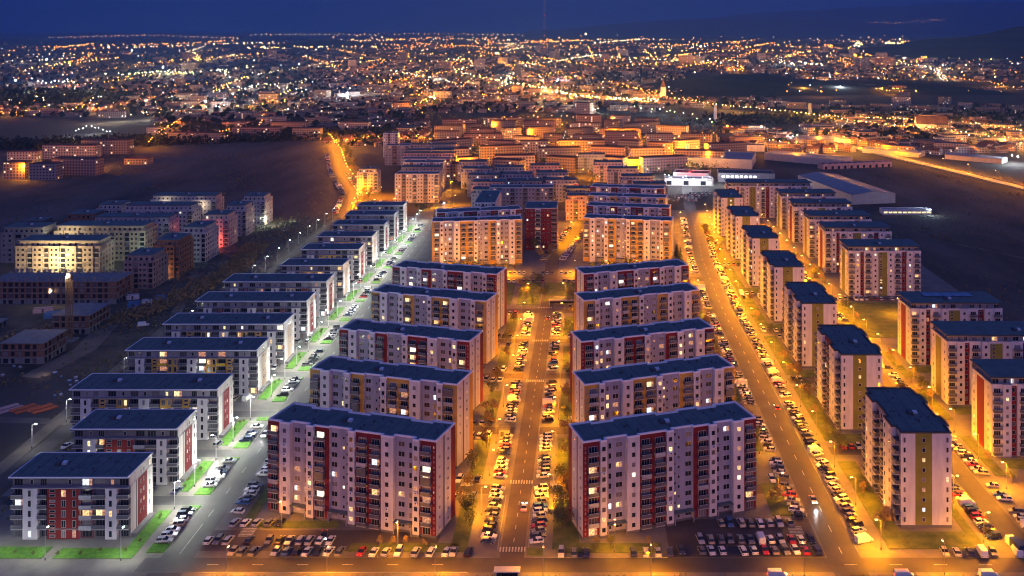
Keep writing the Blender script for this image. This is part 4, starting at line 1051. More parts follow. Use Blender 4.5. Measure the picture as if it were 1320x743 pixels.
# low shrubs on the bright lawns
sh = crown_mb(random.Random(3), 1.0, 1.0, 0.1, 'leaf', 60, .2).mesh('shrub')
for i in range(30):
    y = LROW[i % 8][0] + rnd.uniform(-3, 15); x = rnd.uniform(-124.5, -122)
    if i < 7: x, y = -160 + i * 5.8 + rnd.uniform(-1, 1), rnd.uniform(261, 264)
    o = tag(obj('shrub', sh, None, (x, y, .2)), None, 'shrub', 'small round shrubs on the bright lawns')
    o['label'] = f'small dark shrub, {ordn(i if i < 7 else (i - 7) // 8)} ' + ('from the left on the lawn below the nearest red building' if i < 7 else f'on the bright lawn beside the {ORD[i % 8]} building of the left row')
# bare hedge along the bottom edge and tree belts
def belt(name, label, pts, width, n, h, m, s):
    b = MB(); rr = random.Random(len(label)); seg = [(math.dist(a, c), a, c) for a, c in zip(pts, pts[1:])]; tot = sum(q[0] for q in seg)
    for i in range(n):
        d = rr.uniform(0, tot)
        for q, a, c in seg:
            if d <= q: break
            d -= q
        t = d / q; x = a[0] + (c[0] - a[0]) * t; y = a[1] + (c[1] - a[1]) * t; w = width * .5
        ph = .55 + .45 * math.sin((x * .13 + y * .07) * 24 / h) * math.sin(x * .31 * 8 / h + 1)
        p = Vector((x + rr.uniform(-w, w), y + rr.uniform(-w, w), rr.random() ** .7 * h * ph))
        u = Vector((rr.uniform(-1, 1), rr.uniform(-1, 1), rr.uniform(-.6, 1))).normalized(); v = u.orthogonal().normalized(); u *= s * rr.uniform(.5, 1.2); v *= s * rr.uniform(.5, 1.1)
        b.face([p - u, p + v, p + u, p - v], m)
    return stuff(name, b, label, 'vegetation')
belt('hedge_undergrowth', 'dark ragged hedge along the very bottom edge', [(-95, 249), (185, 249)], 2.2, 5000, 1.6, 'leaf', .3)
belt('tree_belt_woods', 'dark tree belt edging the far side of the left field', [(-900, 1130), (-640, 1170), (-420, 1250), (-260, 1290)], 70, 9000, 13, 'woods', 2.2)
belt('riverside_woods', 'dark woods left of the town blocks, upper left', [(-1700, 2000), (-1250, 1950), (-1000, 1880)], 260, 9000, 22, 'woods', 5)
belt('yard_woods', 'dark scrub among the yards right of the estate', [(230, 1500), (480, 1560), (800, 1500), (1300, 1600)], 160, 6000, 10, 'woods', 3.5)
belt('scrub_vegetation', 'brown scrub on the building site behind the left row', [(-262, 440), (-222, 480), (-205, 560), (-215, 640)], 16, 5000, 3.5, 'leaf_dry', .7)

def tufts(name, label, n, x0, x1, y0, y1, seed):
    b = MB(); rr = random.Random(seed); cs = [(rr.uniform(x0, x1), rr.uniform(y0, y1), rr.uniform(3, 16)) for _ in range(n // 28)]
    for i in range(n):
        cx, cy, q = rr.choice(cs); x, y = cx + rr.gauss(0, q), cy + rr.gauss(0, q * 1.6); h = rr.uniform(.2, .75)
        if not (x0 < x < x1): continue
        a = rr.uniform(0, 3.14); u = Vector((math.cos(a), math.sin(a), 0)) * h * .9; p = Vector((x, y, 0.02)); up = Vector((rr.uniform(-.2, .2), rr.uniform(-.2, .2), h))
        b.face([p - u, p + u, p + u * .6 + up, p - u * .7 + up], 'leaf_dry' if rr.random() < .5 else 'leaf')
    stuff(name, b, label, 'dry grass')
tufts('dry_grass', 'clumps of dry grass and weeds on the ground behind the left row', 3200, -235, -190, 385, 720, 1); tufts('field_grass', 'clumps of weeds scattered over the dark right field', 6000, 208, 480, 400, 980, 2)
tufts('meadow_grass', 'clumps of weeds scattered over the wide left field', 9000, -800, -205, 560, 1120, 3); tufts('verge_grass', 'weeds on the bare strip between the back road and the left row', 2500, -180, -165, 260, 600, 4)
# ================================================================== building-site odds and ends
for i in range(6):
    b = MB()
    for k in range(6): b.tube((k * .42, 0, .25), (k * .42 + .0, 9, .25), .2, .2, 'orange_plastic' if i > 1 else 'pink', 6, True)
    tag(obj('pipe_bundle', b, None, (-221 + i * 3.2, 360 - (i % 2) * 2, .05), R(-38)), f'bundle of {"orange" if i > 1 else "pale pink"} pipes, {ORD[i]} from the left on the bare ground', 'pipes', 'pipe bundles on the building site')
for i, (x, y, l, w, c) in enumerate([(-262, 478, 9, 5, 'tarp_blue'), (-272, 486, 9, 3, 'pink'), (-231, 496, 6, 4, 'tarp_blue'), (-226, 500, 5, 3, 'plaster_white'), (-222, 508, 5, 3, 'tarp_blue'), (-236, 474, 6, 3, 'metal_trim'), (-238, 510, 6, 3, 'plaster_white'), (-243, 520, 5, 4, 'brick')]):
    b = MB(); b.box(-l / 2, -w / 2, 0, l / 2, w / 2, 2.4, c); rim(b, [(-l / 2, -w / 2), (l / 2, -w / 2), (l / 2, w / 2), (-l / 2, w / 2)], 2.4, 2.55, .15, 'metal_dark')
    b.box(-.5, -w / 2 - .03, .1, .4, -w / 2, 2.0, 'metal_dark')
    tag(obj('site_container', b, None, (x, y, .04), R(18)), f'{["blue", "pink", "blue", "white", "blue", "grey", "white", "rust-brown"][i]} site container, {ORD[i]} nearest the crane on the building site', 'container', 'containers on the building site')
for i in range(26):
    b = MB(); rr = random.Random(i); x, y = rr.uniform(-210, -190), rr.uniform(372, 398); s = rr.uniform(.4, 1.3)
    if i > 14: x, y = rr.uniform(-262, -214), rr.uniform(385, 440)
    b.prism([(s * rr.uniform(.6, 1) * math.cos(t), s * rr.uniform(.6, 1) * math.sin(t)) for t in [k * 1.047 for k in range(6)]], 0, s * .7, 'plaster_grey' if i % 2 else 'tarp_blue', top='plaster_white')
    tag(obj('rubbish_pile', b, None, (x, y, .03)), f'small pale heap of dumped material, {ordn(i)} in the scatter on the bare site ground', 'rubble', 'dumped material heaps on the building site')
# shelter roof at the bottom, transformer hut, park pergola
def hut(name, label, cat, x, y, L, W, H, wall, roof, rz=0.0, legs=False):
    t = thing(name, label, cat, (x, y, .05), rz)
    b = MB()
    if legs:
        for px_ in (.2, L - .2):
            for py_ in (.2, W - .2): b.box(px_ - .1, py_ - .1, 0, px_ + .1, py_ + .1, H, 'metal_trim')
        b.box(.3, W - .15, .3, L - .3, W - .1, H - .3, 'glass_dark')
    else: b.box(0, 0, 0, L, W, H, wall); b.box(.5, -.04, 0, 1.7, 0, 2.1, 'metal_dark')
    obj('frame' if legs else 'wall', b, t); r = MB(); r.box(-.3, -.3, H, L + .3, W + .3, H + .18, roof); obj('roof', r, t)
hut('bus_shelter', 'glass bus shelter with pale roof at the bottom end of the central avenue', 'bus shelter', -22.5, 248.6, 6.2, 2.2, 2.6, '', 'metal_trim', legs=True)
hut('transformer_hut', 'small grey hut in the left parking of the central avenue', 'hut', -29, 336.5, 3.4, 4.5, 2.8, 'plaster_grey', 'concrete_dark')
hut('parking_canopy', 'long low parking shelter with pale roof in the park, end of the central avenue', 'shelter', -17, 497.5, 15, 3.4, 2.4, '', 'paving_light', legs=True)

# ================================================================== lights of the building site etc.
def point(name, x, y, z, p, col, r=.4, parent=None):
    d = bpy.data.lights.new(name, 'POINT'); d.energy = p; d.color = col; d.shadow_soft_size = r; o = bpy.data.objects.new(name, d); COL.objects.link(o); o.location = (x, y, z); return o
WARM = (1, .72, .38)
point('crane_floodlight', -236.2, 438.5, 30.5, 3500, (1, .82, .55), .5); point('site_floodlight', -300, 541, 12, 42000, (1, .75, .38), .3); point('site_floodlight', -276, 500, 7, 9000, (1, .8, .5), .3); point('site_floodlight', -318, 585, 20, 9000, (1, .85, .55), .3)
point('stairwell_light', -262, 580, 9, 9000, (.75, 1, .8), .3); point('site_lamp', -242, 626, 3, 9000, (1, .16, .10), .3); point('site_lamp', -241, 550, 4, 2500, (1, .5, .2), .3)
point('roof_lamp', -304, 699, 19, 1200, (1, .85, .5), .4); point('roof_lamp', -277, 699, 15, 1600, (1, .75, .45), .4); point('door_lamp', -229, 700, 5, 6500, (.95, 1, .7), .4); point('site_lamp', -262, 660, 9, 1500, (1, .7, .4), .3)
point('site_lamp', -222, 397, 3, 250, (1, .75, .5), .3); point('site_lamp', -216, 715, 3, 1500, (.9, 1, .8), .4)
point('beacon', -425, 900, 6, 50, (.2, 1, .3), .5); point('shed_light', 268, 742, 5, 5500, (.75, .95, 1), .5)

# ================================================================== sheds, shops and warehouses on the right
def shed(name, label, cat, x, y, L, W, H, wall, roof, rz=0.0, gable=0.0, extra=None, windows='lit_pale'):
    t = thing(name, label, cat, (x, y, 0), rz)
    b = MB(); b.box(0, 0, 0, L, W, H, wall, bottom=False)
    if gable: b.face([(0, 0, H), (0, W, H), (0, W / 2, H + gable)][::-1], wall); b.face([(L, 0, H), (L, W, H), (L, W / 2, H + gable)], wall)
    obj('wall', b, t)
    r = MB()
    if gable:
        r.face([(-.4, -.4, H - .05), (L + .4, -.4, H - .05), (L + .4, W / 2, H + gable + .05), (-.4, W / 2, H + gable + .05)], roof); r.face([(-.4, W / 2, H + gable + .05), (L + .4, W / 2, H + gable + .05), (L + .4, W + .4, H - .05), (-.4, W + .4, H - .05)], roof)
    else:
        r.face([(0, 0, H + .05), (L, 0, H + .05), (L, W, H + .05), (0, W, H + .05)], roof); rim(r, [(0, 0), (L, 0), (L, W), (0, W)], H, H + .6, .4, wall)
    obj('roof', r, t)
    if extra:
        for i, (x0, z0, w, h, m) in enumerate(extra):
            e = MB(); e.box(x0, -.12, z0, x0 + w, -.02, z0 + h, m); obj('sign' if m.startswith('sign') else 'window' if m[:3] in ('lit', 'gla') else 'door', e, t)
    return t
shed('warehouse', 'huge low warehouse with bluish sheet roof between the broad blocks and the field', 'warehouse', 200, 890, 108, 38, 8, 'beige', 'sheet_roof', R(-79), gable=2.5)
t = shed('building_supplies_shed', 'long white-lit shed with a bright floodlight on the dark right field', 'shed', 232, 742, 38, 8, 3.5, 'plaster_white', 'sheet_roof', 0, extra=[(1 + i * 3.7, 1.2, 2.8, 1.1, 'lit_yellow') for i in range(10)])
shed('yellow_shop', 'long bright yellow shop hall with dark roof beyond the stepped blocks', 'shop', 46, 985, 56, 26, 9, 'yellow_cladding', 'roof_far', R(6))
shed('petrol_station', 'red-lit filling-station canopy building beside the yellow shop', 'petrol station', 88, 925, 34, 20, 5, 'plaster_white', 'red', R(-14), extra=[(2, 3.2, 28, 1.4, 'sign_red'), (4, .5, 10, 2, 'lit_pale'), (18, .5, 10, 2, 'lit_cool')])
shed('car_showroom', 'white-lit glass showroom with long illuminated front beside the avenue', 'showroom', 76, 880, 44, 16, 6, 'plaster_white', 'sheet_roof', R(-4), extra=[(1.5 + i * 5.2, .8, 4.4, 3.6, 'lit_cool' if i % 3 else 'glass_dark') for i in range(8)] + [(3, 4.7, 14, 1, 'sign_violet')])
shed('shopping_hall', 'dark-roofed hall with a row of lit letters-like panels behind the end-on towers', 'shop', 128, 900, 52, 24, 8, 'plaster_grey', 'roof_far', R(-5), extra=[(3 + i * 4.2, 4.6, 2.6, 1.6, 'sign_white') for i in range(8)])
shed('flat_roofed_hall', 'large hall with mauve flat roof and dark inner rim behind the longest broad block', 'warehouse', 110, 1000, 66, 60, 9, 'beige', 'sheet_roof', R(-14))
shed('long_hall', 'long mauve-roofed hall right of the large flat hall, lit along its foot', 'warehouse', 200, 1055, 90, 26, 7, 'beige', 'sheet_roof', R(-38))
shed('small_hall', 'small hall with a bright lamp on its corner, behind the flat hall', 'warehouse', 178, 1130, 36, 20, 7, 'plaster_white', 'roof_far', R(-10))
shed('barrel_hall', 'orange-lit hall with a rounded gable near the orange lamps', 'warehouse', 172, 1215, 20, 18, 7, 'tan', 'roof_far', 0, 4)
shed('depot_hall', 'big pale-roofed depot hall left of the orange overpass road', 'warehouse', 262, 1170, 44, 30, 9, 'plaster_grey', 'sheet_roof', R(-6), 3)
for i in range(11):
    shed('garage', f'pink plastered garage unit with dark arched door, {ORD[i]} from the left of the garage row', 'garage', 246 + i * 7.0, 980 + i * 1.9, 6.8, 12, 5.0, 'pink', 'roof_far', R(15), extra=[(2, .1, 2.6, 3.0, 'opening')])
for i, (x, y, l, w, rz) in enumerate([(325, 1115, 66, 20, -40), (400, 1060, 60, 20, -40), (300, 1230, 50, 18, -35), (520, 1010, 50, 16, -32)]):
    shed('storage_shed', f'long low pale storage shed, {ORD[i]} beside the right overpass road', 'shed', x, y, l, w, 5, 'beige', 'sheet_roof', R(rz), 1.5)
t = shed('manor_house', 'large house with steep dark roof and bright gable, below the valley road lights', 'house', 470, 1350, 42, 22, 10, 'plaster_white', 'roof_tile', R(-10), 11, extra=[(4 + i * 4.4, 2 + (i % 2) * 4, 1.4, 1.8, 'lit_yellow') for i in range(9)])
# overpass sides
b = MB(); strip(b, [(304, 1302), (328, 1184), (401, 867), (449, 682)], .5, 1.1, 'paving_light'); 
w_ = MB()
for (xa, ya), (xb, yb) in zip([(300, 1300), (324, 1182), (397, 865)], [(324, 1182), (397, 865), (445, 680)]):
    for off in (-8, 8):
        a = Vector((xa + off, ya, 0)); c = Vector((xb + off, yb, 0)); w_.face([(a.x, a.y, .3), (c.x, c.y, .3), (c.x, c.y, 1.2), (a.x, a.y, 1.2)], 'paving_light')
tag(obj('road_parapet', w_), 'low pale parapet walls along the orange-lit road on the right', 'wall')
for i in range(30):
    t_ = i / 29; x = 300 + t_ * 145 + 8; y = 1290 - t_ * 600
    for k in (SP['sodium_strong'],):
        o = bpy.data.objects.new('road_fill_light', SP['road']); COL.objects.link(o); o.location = (at_line([(445, 680), (397, 865), (324, 1182), (300, 1300)], y) + 7, y, 9)  # bare fill light added to brighten the road, besides its post lamps
    if i % 2 == 0: lamp(o.location.x + 4, y, R(180), 'along the right overpass road', power='road')
def chimney(label, x, y, h, r, m):
    b = MB(); b.tube((0, 0, 0), (0, 0, h), r, r * .7, m, 10, True); b.tube((0, 0, h * .9), (0, 0, h * .93), r * .8, r * .8, 'red', 10); tag(obj('chimney', b, None, (x, y, 0)), label, 'chimney')
chimney('pale chimney standing alone right of centre beyond the dark yards', 172 / 1240 * 1480, 1480, 26, 3, 'plaster_white'); chimney('pair of thin silos, left one, near the white floodlit yard', 375, 1580, 22, 3.5, 'plaster_grey')
b = MB(); b.box(-9, -9, 0, 9, 9, 40, 'plaster_dark'); rim(b, [(-9, -9), (9, -9), (9, 9), (-9, 9)], 40, 41, .6, 'metal_trim')
tag(obj('office_tower', b, None, ((668 - 750) / 1240 * 2850, 2850, 0)), 'dark square tower block left of the bright boulevard', 'tower')
t = thing('church', 'pale church tower with a pointed dark spire right of the bright boulevard', 'church', ((855 - 750) / 1240 * 1950, 1950, 0))
b = MB(); b.box(-5, -5, 0, 5, 5, 26, 'plaster_white'); b.box(-5, 5, 0, 5, 30, 12, 'plaster_white'); obj('tower', b, t); b = MB()
for a_, c_ in (((-5.3, -5.3), (5.3, -5.3)), ((5.3, -5.3), (5.3, 5.3)), ((5.3, 5.3), (-5.3, 5.3)), ((-5.3, 5.3), (-5.3, -5.3))): b.face([(*a_, 26), (*c_, 26), (0, 0, 42)], 'roof_tile')
obj('spire', b, t)
t = thing('broadcast_mast', 'tall thin red lattice mast standing against the blue sky above the city', 'mast', ((702 - 750) / 1240 * 5200, 5200, 0)); b = MB()
TH = 335
MR = .55
for k in range(28):
    z0, z1 = TH * k / 28, TH * (k + 1) / 28; w0, w1 = 9 * (1 - k / 30) + 2.0, 9 * (1 - (k + 1) / 30) + 2.0; m = 'mast_red' if k % 2 else 'plaster_grey'
    for sx, sy in ((-1, -1), (1, -1), (1, 1), (-1, 1)): b.tube((sx * w0, sy * w0, z0), (sx * w1, sy * w1, z1), MR, MR, m, 4)
    b.tube((-w0, -w0, z0), (w1, -w1, z1), .35, .35, m, 4); b.tube((w0, -w0, z0), (-w1, -w1, z1), .35, .35, m, 4)
obj('lattice', b, t); b = MB()
for z in (110, 220, 334): b.octa((0, 0, z), 1.6, 'far_red')
obj('warning_light', b, t)

# ================================================================== the old district: long slabs in rows
def far_block(name, label, group, cx, y, L, W, H, rz, m, roof='roof_far', cat='apartment block'):
    b = MB(); P = [(-L / 2, 0), (L / 2, 0), (L / 2, W), (-L / 2, W)]; b.prism(P, 0, H, m, uvw=True); b.face([(*p, H + .02) for p in P], roof); rim(b, inset(P, -.05), H - .1, H + .7, .5, 'metal_trim' if H > 20 else 'roof_tile')
    tag(obj(name, b, None, (cx, y, 0), rz), label, cat, group)
rr = random.Random(44)
PATH = []
rows = [(212, 575, 640, 15), (204, 560, 860, 15), (194, 560, 900, 15), (184, 555, 960, 15), (175, 560, 930, 14), (167, 560, 890, 14), (160, 600, 860, 14), (153, 570, 850, 13)]
k = 0
for ri, (py, xa, xb, H) in enumerate(rows):
    x = xa; j = 0
    while x < xb:
        wpx = rr.uniform(26, 66) * (py - 38) / 160
        Y = FPX * (CAM_H - H) / (py + rr.uniform(-2, 2) - YH); L = wpx / FPX * Y
        far_block('apartment_slab', f'low {["tan", "grey", "pink", "pale"][k % 4]} apartment slab, {ORD[j]} from left in the {ORD[ri]} row of the old district', 'long slabs of the old district', (x + wpx / 2 - XC) / FPX * Y, Y, L, 12, H + rr.choice([0, 0, 3]), R(rr.choice([-24, -12, 8, 18, 3, 30])), FARW[k % 4])
        x += wpx * rr.uniform(1.1, 1.45); j += 1; k += 1
# town blocks on the left and scattered taller blocks farther away
lb = [(18, 210, 28, 16), (55, 212, 34, 15), (95, 205, 60, 16), (88, 188, 70, 15), (135, 181, 60, 16), (250, 172, 70, 12), (330, 165, 60, 15), (455, 158, 40, 16), (372, 158, 46, 14), (395, 166, 36, 15), (302, 158, 30, 10), (28, 196, 36, 14), (175, 205, 30, 6)]
for i, (x, py, w, H) in enumerate(lb):
    Y = FPX * (CAM_H - H) / (py - YH); far_block('town_block', f'orange-lit town block at the field edge, {ORD[i]} nearest in the upper left', 'town blocks at the edge of the left field', (x - XC) / FPX * Y, Y, w / FPX * Y, 14, H, R(rr.uniform(-6, 6)), FARW[i % 4])
CB = []
for i in range(130):
    py = 56 + 78 * rr.random() ** 1.0; x = rr.uniform(430, 1240) if i % 4 else rr.uniform(230, 520); Hh = rr.choice([14, 18, 24, 30, 34]) if py < 84 else rr.choice([11, 13, 15, 18])
    if 880 < x < 1000 and py > 95: continue
    Y = FPX * (CAM_H - Hh) / (py - YH); L = rr.uniform(28, 60) if py < 84 else rr.uniform(20, 42)
    CB.append((int((py - 56) // 8), x, Y, L, Hh, R(rr.uniform(-30, 30)), i % 4))
CB.sort(); bc = {}
for bd, x, Y, L, Hh, rz_, wk in CB:
    c_ = bc[bd] = bc.get(bd, -1) + 1
    far_block('city_block', f'{["tan", "grey", "pinkish", "pale"][wk]} multi-storey block, {ordn(c_)} from left in the {ORD[9 - bd]} line of the far city', 'distant city blocks', (x - XC) / FPX * Y, Y, L, 14, Hh, rz_, FARW[wk])
# the mass of small houses and sheds
ms = MB(); rr = random.Random(91)
def house(x, y, L, W, H, rz, flat, m):
    c, s = math.cos(rz), math.sin(rz); T = lambda a, b, z: (x + a * c - b * s, y + a * s + b * c, z)
    P = [(-L / 2, -W / 2), (L / 2, -W / 2), (L / 2, W / 2), (-L / 2, W / 2)]; run = 0
    for i in range(4):
        a, b = P[i], P[(i + 1) % 4]; d = math.dist(a, b); u0 = math.floor(x) * 3.0
        ms.face([T(*a, 0), T(*b, 0), T(*b, H), T(*a, H)], m, [(u0 + run, 0), (u0 + run + d, 0), (u0 + run + d, H), (u0 + run, H)]); run += math.ceil(d / 3) * 3
    if flat: ms.face([T(*p, H) for p in P], 'roof_far')
    else:
        g0, g1 = T(-L / 2, 0, H + W * .35), T(L / 2, 0, H + W * .35)
        ms.face([T(*P[0], H), T(*P[1], H), g1, g0], 'roof_tile'); ms.face([T(*P[2], H), T(*P[3], H), g0, g1], 'roof_tile'); ms.face([T(*P[1], H), T(*P[2], H), g1], m); ms.face([T(*P[3], H), T(*P[0], H), g0], m)
def free(px, py):
    if px > 1005 and 119 < py < 139: return False
    if px < 420 and py > 152 and not (py < 175 and px > 200): return False
    if 550 < px < 930 and 146 < py < 250: return False
    if py > 190 and px < 1000: return False
    if py > 168 and px > 1000 and (py > 205 or abs(py - (188 + (px - 1090) * .239)) < 5): return False
    if 860 < px < 1060 and 140 < py < 168: return False
    if 880 < px < 1010 and 95 < py < 128: return False
    return True
n = 0
while n < 5600:
    px = rr.uniform(-60, 1380); py = 50 + 150 * rr.random() ** 1.5
    if px < 400 and rr.random() < .55: continue
    if not free(px, py): continue
    X, Y = G(px, py); n += 1
    if rr.random() < .2: house(X, Y, rr.uniform(18, 40), rr.uniform(10, 18), rr.uniform(5, 12), rr.uniform(-.6, .6), True, rr.choice(FARW))
    else: house(X, Y, rr.uniform(8, 14), rr.uniform(7, 10), rr.uniform(3.5, 6), rr.uniform(-1.6, 1.6), False, rr.choice(FARW))
stuff('distant_houses', ms, 'countless small houses and sheds spreading to the horizon', 'houses')
# trees among the far houses
b = MB(); rr = random.Random(17)
for i in range(9000):
    px = rr.uniform(-60, 1380); py = 50 + 140 * rr.random() ** 1.4
    if not free(px, py): continue
    X, Y = G(px, py); s = rr.uniform(3, 7); p = Vector((X, Y, s * .9))
    for q in range(2):
        u = Vector((rr.uniform(-1, 1), rr.uniform(-1, 1), rr.uniform(-.6, 1))).normalized(); v = u.orthogonal().normalized(); b.face([p - u * s, p + v * s, p + u * s, p - v * s], 'woods')
stuff('distant_woods', b, 'dark garden trees between the far houses', 'trees')

# ================================================================== hills
def hill(name, x0, x1, Y0, depth, prof, m='hill', seed=1, nx=120, ny=14):
    rr = random.Random(seed); b = MB(); ph = [(rr.uniform(.5, 9), rr.uniform(0, 6.28)) for _ in range(7)]
    V = {}
    for j in range(ny + 1):
        for i in range(nx + 1):
            u, v = i / nx, j / ny; h = prof(u) * math.sin(math.pi * min(1, v * .5 + .0)) * (1 + .10 * sum(math.sin(a * u * 9 + c + v * a * 2) for a, c in ph) / 3)
            b.v.append((x0 + (x1 - x0) * u, Y0 + depth * v, -2 + max(0, h)))
    for j in range(ny):
        for i in range(nx):
            a = j * (nx + 1) + i; b.f.append((a, a + 1, a + nx + 2, a + nx + 1)); b.m.append(m); b.uv.append(None)
    me = b.mesh(name); me.polygons.foreach_set('use_smooth', [True] * len(me.polygons)); tag(obj(name, me), kind='structure')
def bump(c, w): return lambda u: math.exp(-((u - c) / w) ** 2)
# wooded knoll right of the boulevard, ridge on the right, mountains behind
hill('wooded_hill', 120, 1300, 2050, 420, lambda u: 25 * bump(.22, .16)(u) + 15 * bump(.6, .3)(u), 'woods', 3)
hill('ridge_hill', 1400, 5200, 4300, 1500, lambda u: 330 * min(1, u * 1.5) ** 1.1 * (1 if u < .9 else 1), 'hill', 4)
hill('mountain', -1500, 30000, 22000, 9000, lambda u: 150 + 1250 * (1 - math.exp(-(max(0, u - .02) * 2.3))), 'hill', 5, 160)
hill('far_mountain', 5000, 34000, 17000, 5000, lambda u: 1050 * max(0, u - .15) ** .6, 'hill', 6, 160)
hill('left_mound_hill', -3100, -1500, 7300, 900, lambda u: 60 * bump(.6, .25)(u), 'woods', 7)

# ================================================================== lights of the city
fl_ = MB(); nl = 0
rr = random.Random(8)
def bulb(X, Y, z, kind, k=1.0):
    global nl
    r = max(.34, Y * .00036) * k * rr.uniform(.75, 1.25)
    fl_.octa((X, Y, z + r), r, kind); nl += 1
def glow(X, Y, z, col, p, r=.5):
    p *= 2.4; key = (col, p)
    if key not in LD: LD[key] = spill_data(col, p); LD[key].shadow_soft_size = r
    o = bpy.data.objects.new('street_glow', LD[key]); COL.objects.link(o); o.location = (X, Y, z)
ORG, AMB, WHT = (1.0, .33, .01), (1.0, .44, .06), (.85, .95, 1.0)
def lights(pts, n, kind, jit=1.0, gl=0, gp=20000, gcol=ORG, k=1.0, z=8):
    seg = [(math.dist(a, c), a, c) for a, c in zip(pts, pts[1:])]; tot = sum(q[0] for q in seg)
    for i in range(n):
        d = tot * (i + .5) / n
        for q, a, c in seg:
            if d <= q: break
            d -= q
        t = d / q; px = a[0] + (c[0] - a[0]) * t + rr.uniform(-jit, jit) * 1.5; py = a[1] + (c[1] - a[1]) * t + rr.uniform(-jit, jit) * .7
        if py < 43.5: py = 43.5 + rr.random()
        X, Y = G(px, py, z); bulb(X, Y, z, kind if isinstance(kind, str) else rr.choice(kind), k)
        if gl and i % gl == 0: glow(X, Y, z + 4, gcol, gp)
O, A, Wm, Wh = 'far_orange', 'far_amber', 'far_warm', 'far_white'
lights([(575, 78), (600, 76), (615, 84), (585, 92), (640, 104), (690, 112), (730, 121), (790, 127), (852, 128)], 90, [A, Wm, Wm], 1.6, 3, 42000, AMB, 1.25)
lights([(700, 116), (760, 126), (850, 131)], 60, [Wm, Wm, A], 2.4, 3, 42000, AMB, 1.2)
lights([(868, 126), (930, 136), (1000, 142), (1060, 150), (1120, 152), (1200, 155), (1260, 160), (1330, 170)], 85, [A, Wm, A], 1.2, 4, 26000, AMB, 1.1)
lights([(1050, 152), (1130, 160), (1230, 168), (1330, 182)], 46, [Wm, O, A], 2.5, 4, 26000, AMB)
lights([(1230, 172), (1290, 178), (1330, 190)], 14, [A, Wh], 3, 3, 20000, AMB)
lights([(320, 62), (400, 60), (490, 60)], 60, [Wm, A], 2.2, 4, 90000, AMB, 1.2)
lights([(440, 52), (620, 51), (700, 53), (860, 51)], 85, [A, O, Wm], 1.8, 6, 120000, AMB)
lights([(320, 45.5), (500, 44.5), (830, 45)], 80, [A, A, Wm], .8, 12, 160000, AMB); lights([(60, 49), (200, 46), (310, 50)], 44, [A, O], .9, 8, 120000, ORG); lights([(70, 62), (120, 57)], 22, [A, O], 1, 5, 80000, ORG)
lights([(830, 43.8), (1000, 44), (1110, 45)], 46, [A, O], 1, 9, 160000, ORG)
lights([(155, 97), (205, 92), (250, 95)], 26, [Wm, 'far_green'], 1.2, 3, 40000, (1, .85, .3)); lights([(0, 130), (60, 126), (130, 124)], 34, [Wh, Wm], 1.8, 4, 22000, (1, .95, .75))
lights([(40, 108), (90, 104)], 10, [Wh], 2.5, 4, 22000, (1, .7, .8), 1.4); lights([(0, 146), (70, 141), (150, 138)], 16, [O, Wm], 2, 3, 22000, ORG)
lights([(190, 184), (206, 170), (232, 154)], 14, [O], .8, 2, 16000, ORG, 1.1); lights([(275, 172), (310, 164)], 8, [O], 1.5, 2, 22000, (1, .3, .08), 1.1)
lights([(25, 222), (40, 215), (80, 212), (128, 205)], 16, [O], 1.5, 2, 14000, ORG, 1.0); lights([(80, 190), (150, 186)], 12, [O], 1.5, 2, 12000, ORG); lights([(330, 168), (345, 142)], 10, [O], 1, 3, 5000, ORG)
lights([(95, 170), (115, 162), (145, 172)], 10, [Wh], 1.5, 5, 9000, WHT); lights([(150, 150), (250, 140), (330, 135)], 22, [Wh, O, Wm], 4, 4, 15000, (1, .85, .6))
lights([(300, 115), (345, 110), (420, 120)], 20, [Wh, Wm], 3, 5, 20000, WHT); lights([(448, 121), (449, 122)], 2, [Wh], .5, 1, 60000, WHT, 2.4)
lights([(520, 140), (560, 125), (545, 112)], 16, [O, A], 2, 3, 26000, ORG); lights([(553, 126), (556, 126)], 2, [Wm], .3, 2, 50000, AMB, 2.4)
# old district streets
for pts, n_ in ([[(560, 205), (600, 214), (640, 205)], 9], [[(700, 205), (728, 196), (760, 190)], 8], [[(560, 190), (640, 186), (720, 182)], 9], [[(760, 207), (830, 212), (870, 205)], 9], [[(840, 200), (900, 194), (935, 188)], 10],
                [[(640, 176), (760, 172), (860, 180)], 10], [[(600, 164), (700, 160), (800, 163)], 10], [[(560, 176), (600, 180)], 4], [[(800, 176), (900, 172), (990, 178)], 9], [[(620, 150), (760, 150)], 7], [[(430, 182), (500, 176), (560, 180)], 8]):
    lights(pts, n_ + 5, [O, O, A], 3.2, 2, 14000, ORG, .95)
lights([(1000, 190), (1055, 178), (1075, 200)], 9, [O, A], 4, 1, 9000, ORG, 1.2); lights([(1020, 176), (1045, 176)], 6, [Wh], 2, 2, 16000, WHT, 1.4)
lights([(937, 164), (938, 164)], 1, [O], 0, 1, 26000, (1, .25, .05), 2.6); lights([(981, 165), (982, 165)], 1, [Wm], 0, 1, 26000, (1, .8, .6), 2.6); lights([(812, 138), (900, 150), (925, 158)], 12, [Wh, Wm, 'far_green'], 4, 3, 9000, WHT, 1.2)
lights([(742, 137), (770, 142)], 16, [Wm, Wh], 2.2, 5, 12000, (1, .95, .7)); lights([(960, 176), (1010, 184)], 7, [A, Wh], 2, 3, 9000, AMB, 1.2)
lights([(855, 226), (905, 232)], 8, [Wh], 3, 0, 0); lights([(1300, 200), (1318, 204)], 2, [Wh], 1, 1, 16000, WHT, 2.2)
lights([(1082, 113), (1084, 113)], 1, [Wh], 0, 1, 60000, WHT, 2.4); lights([(1130, 115), (1165, 117)], 12, [O, A], 3, 4, 20000, ORG); lights([(1005, 80), (1060, 84)], 16, [Wh, Wm], 2.5, 4, 50000, WHT, 1.2)
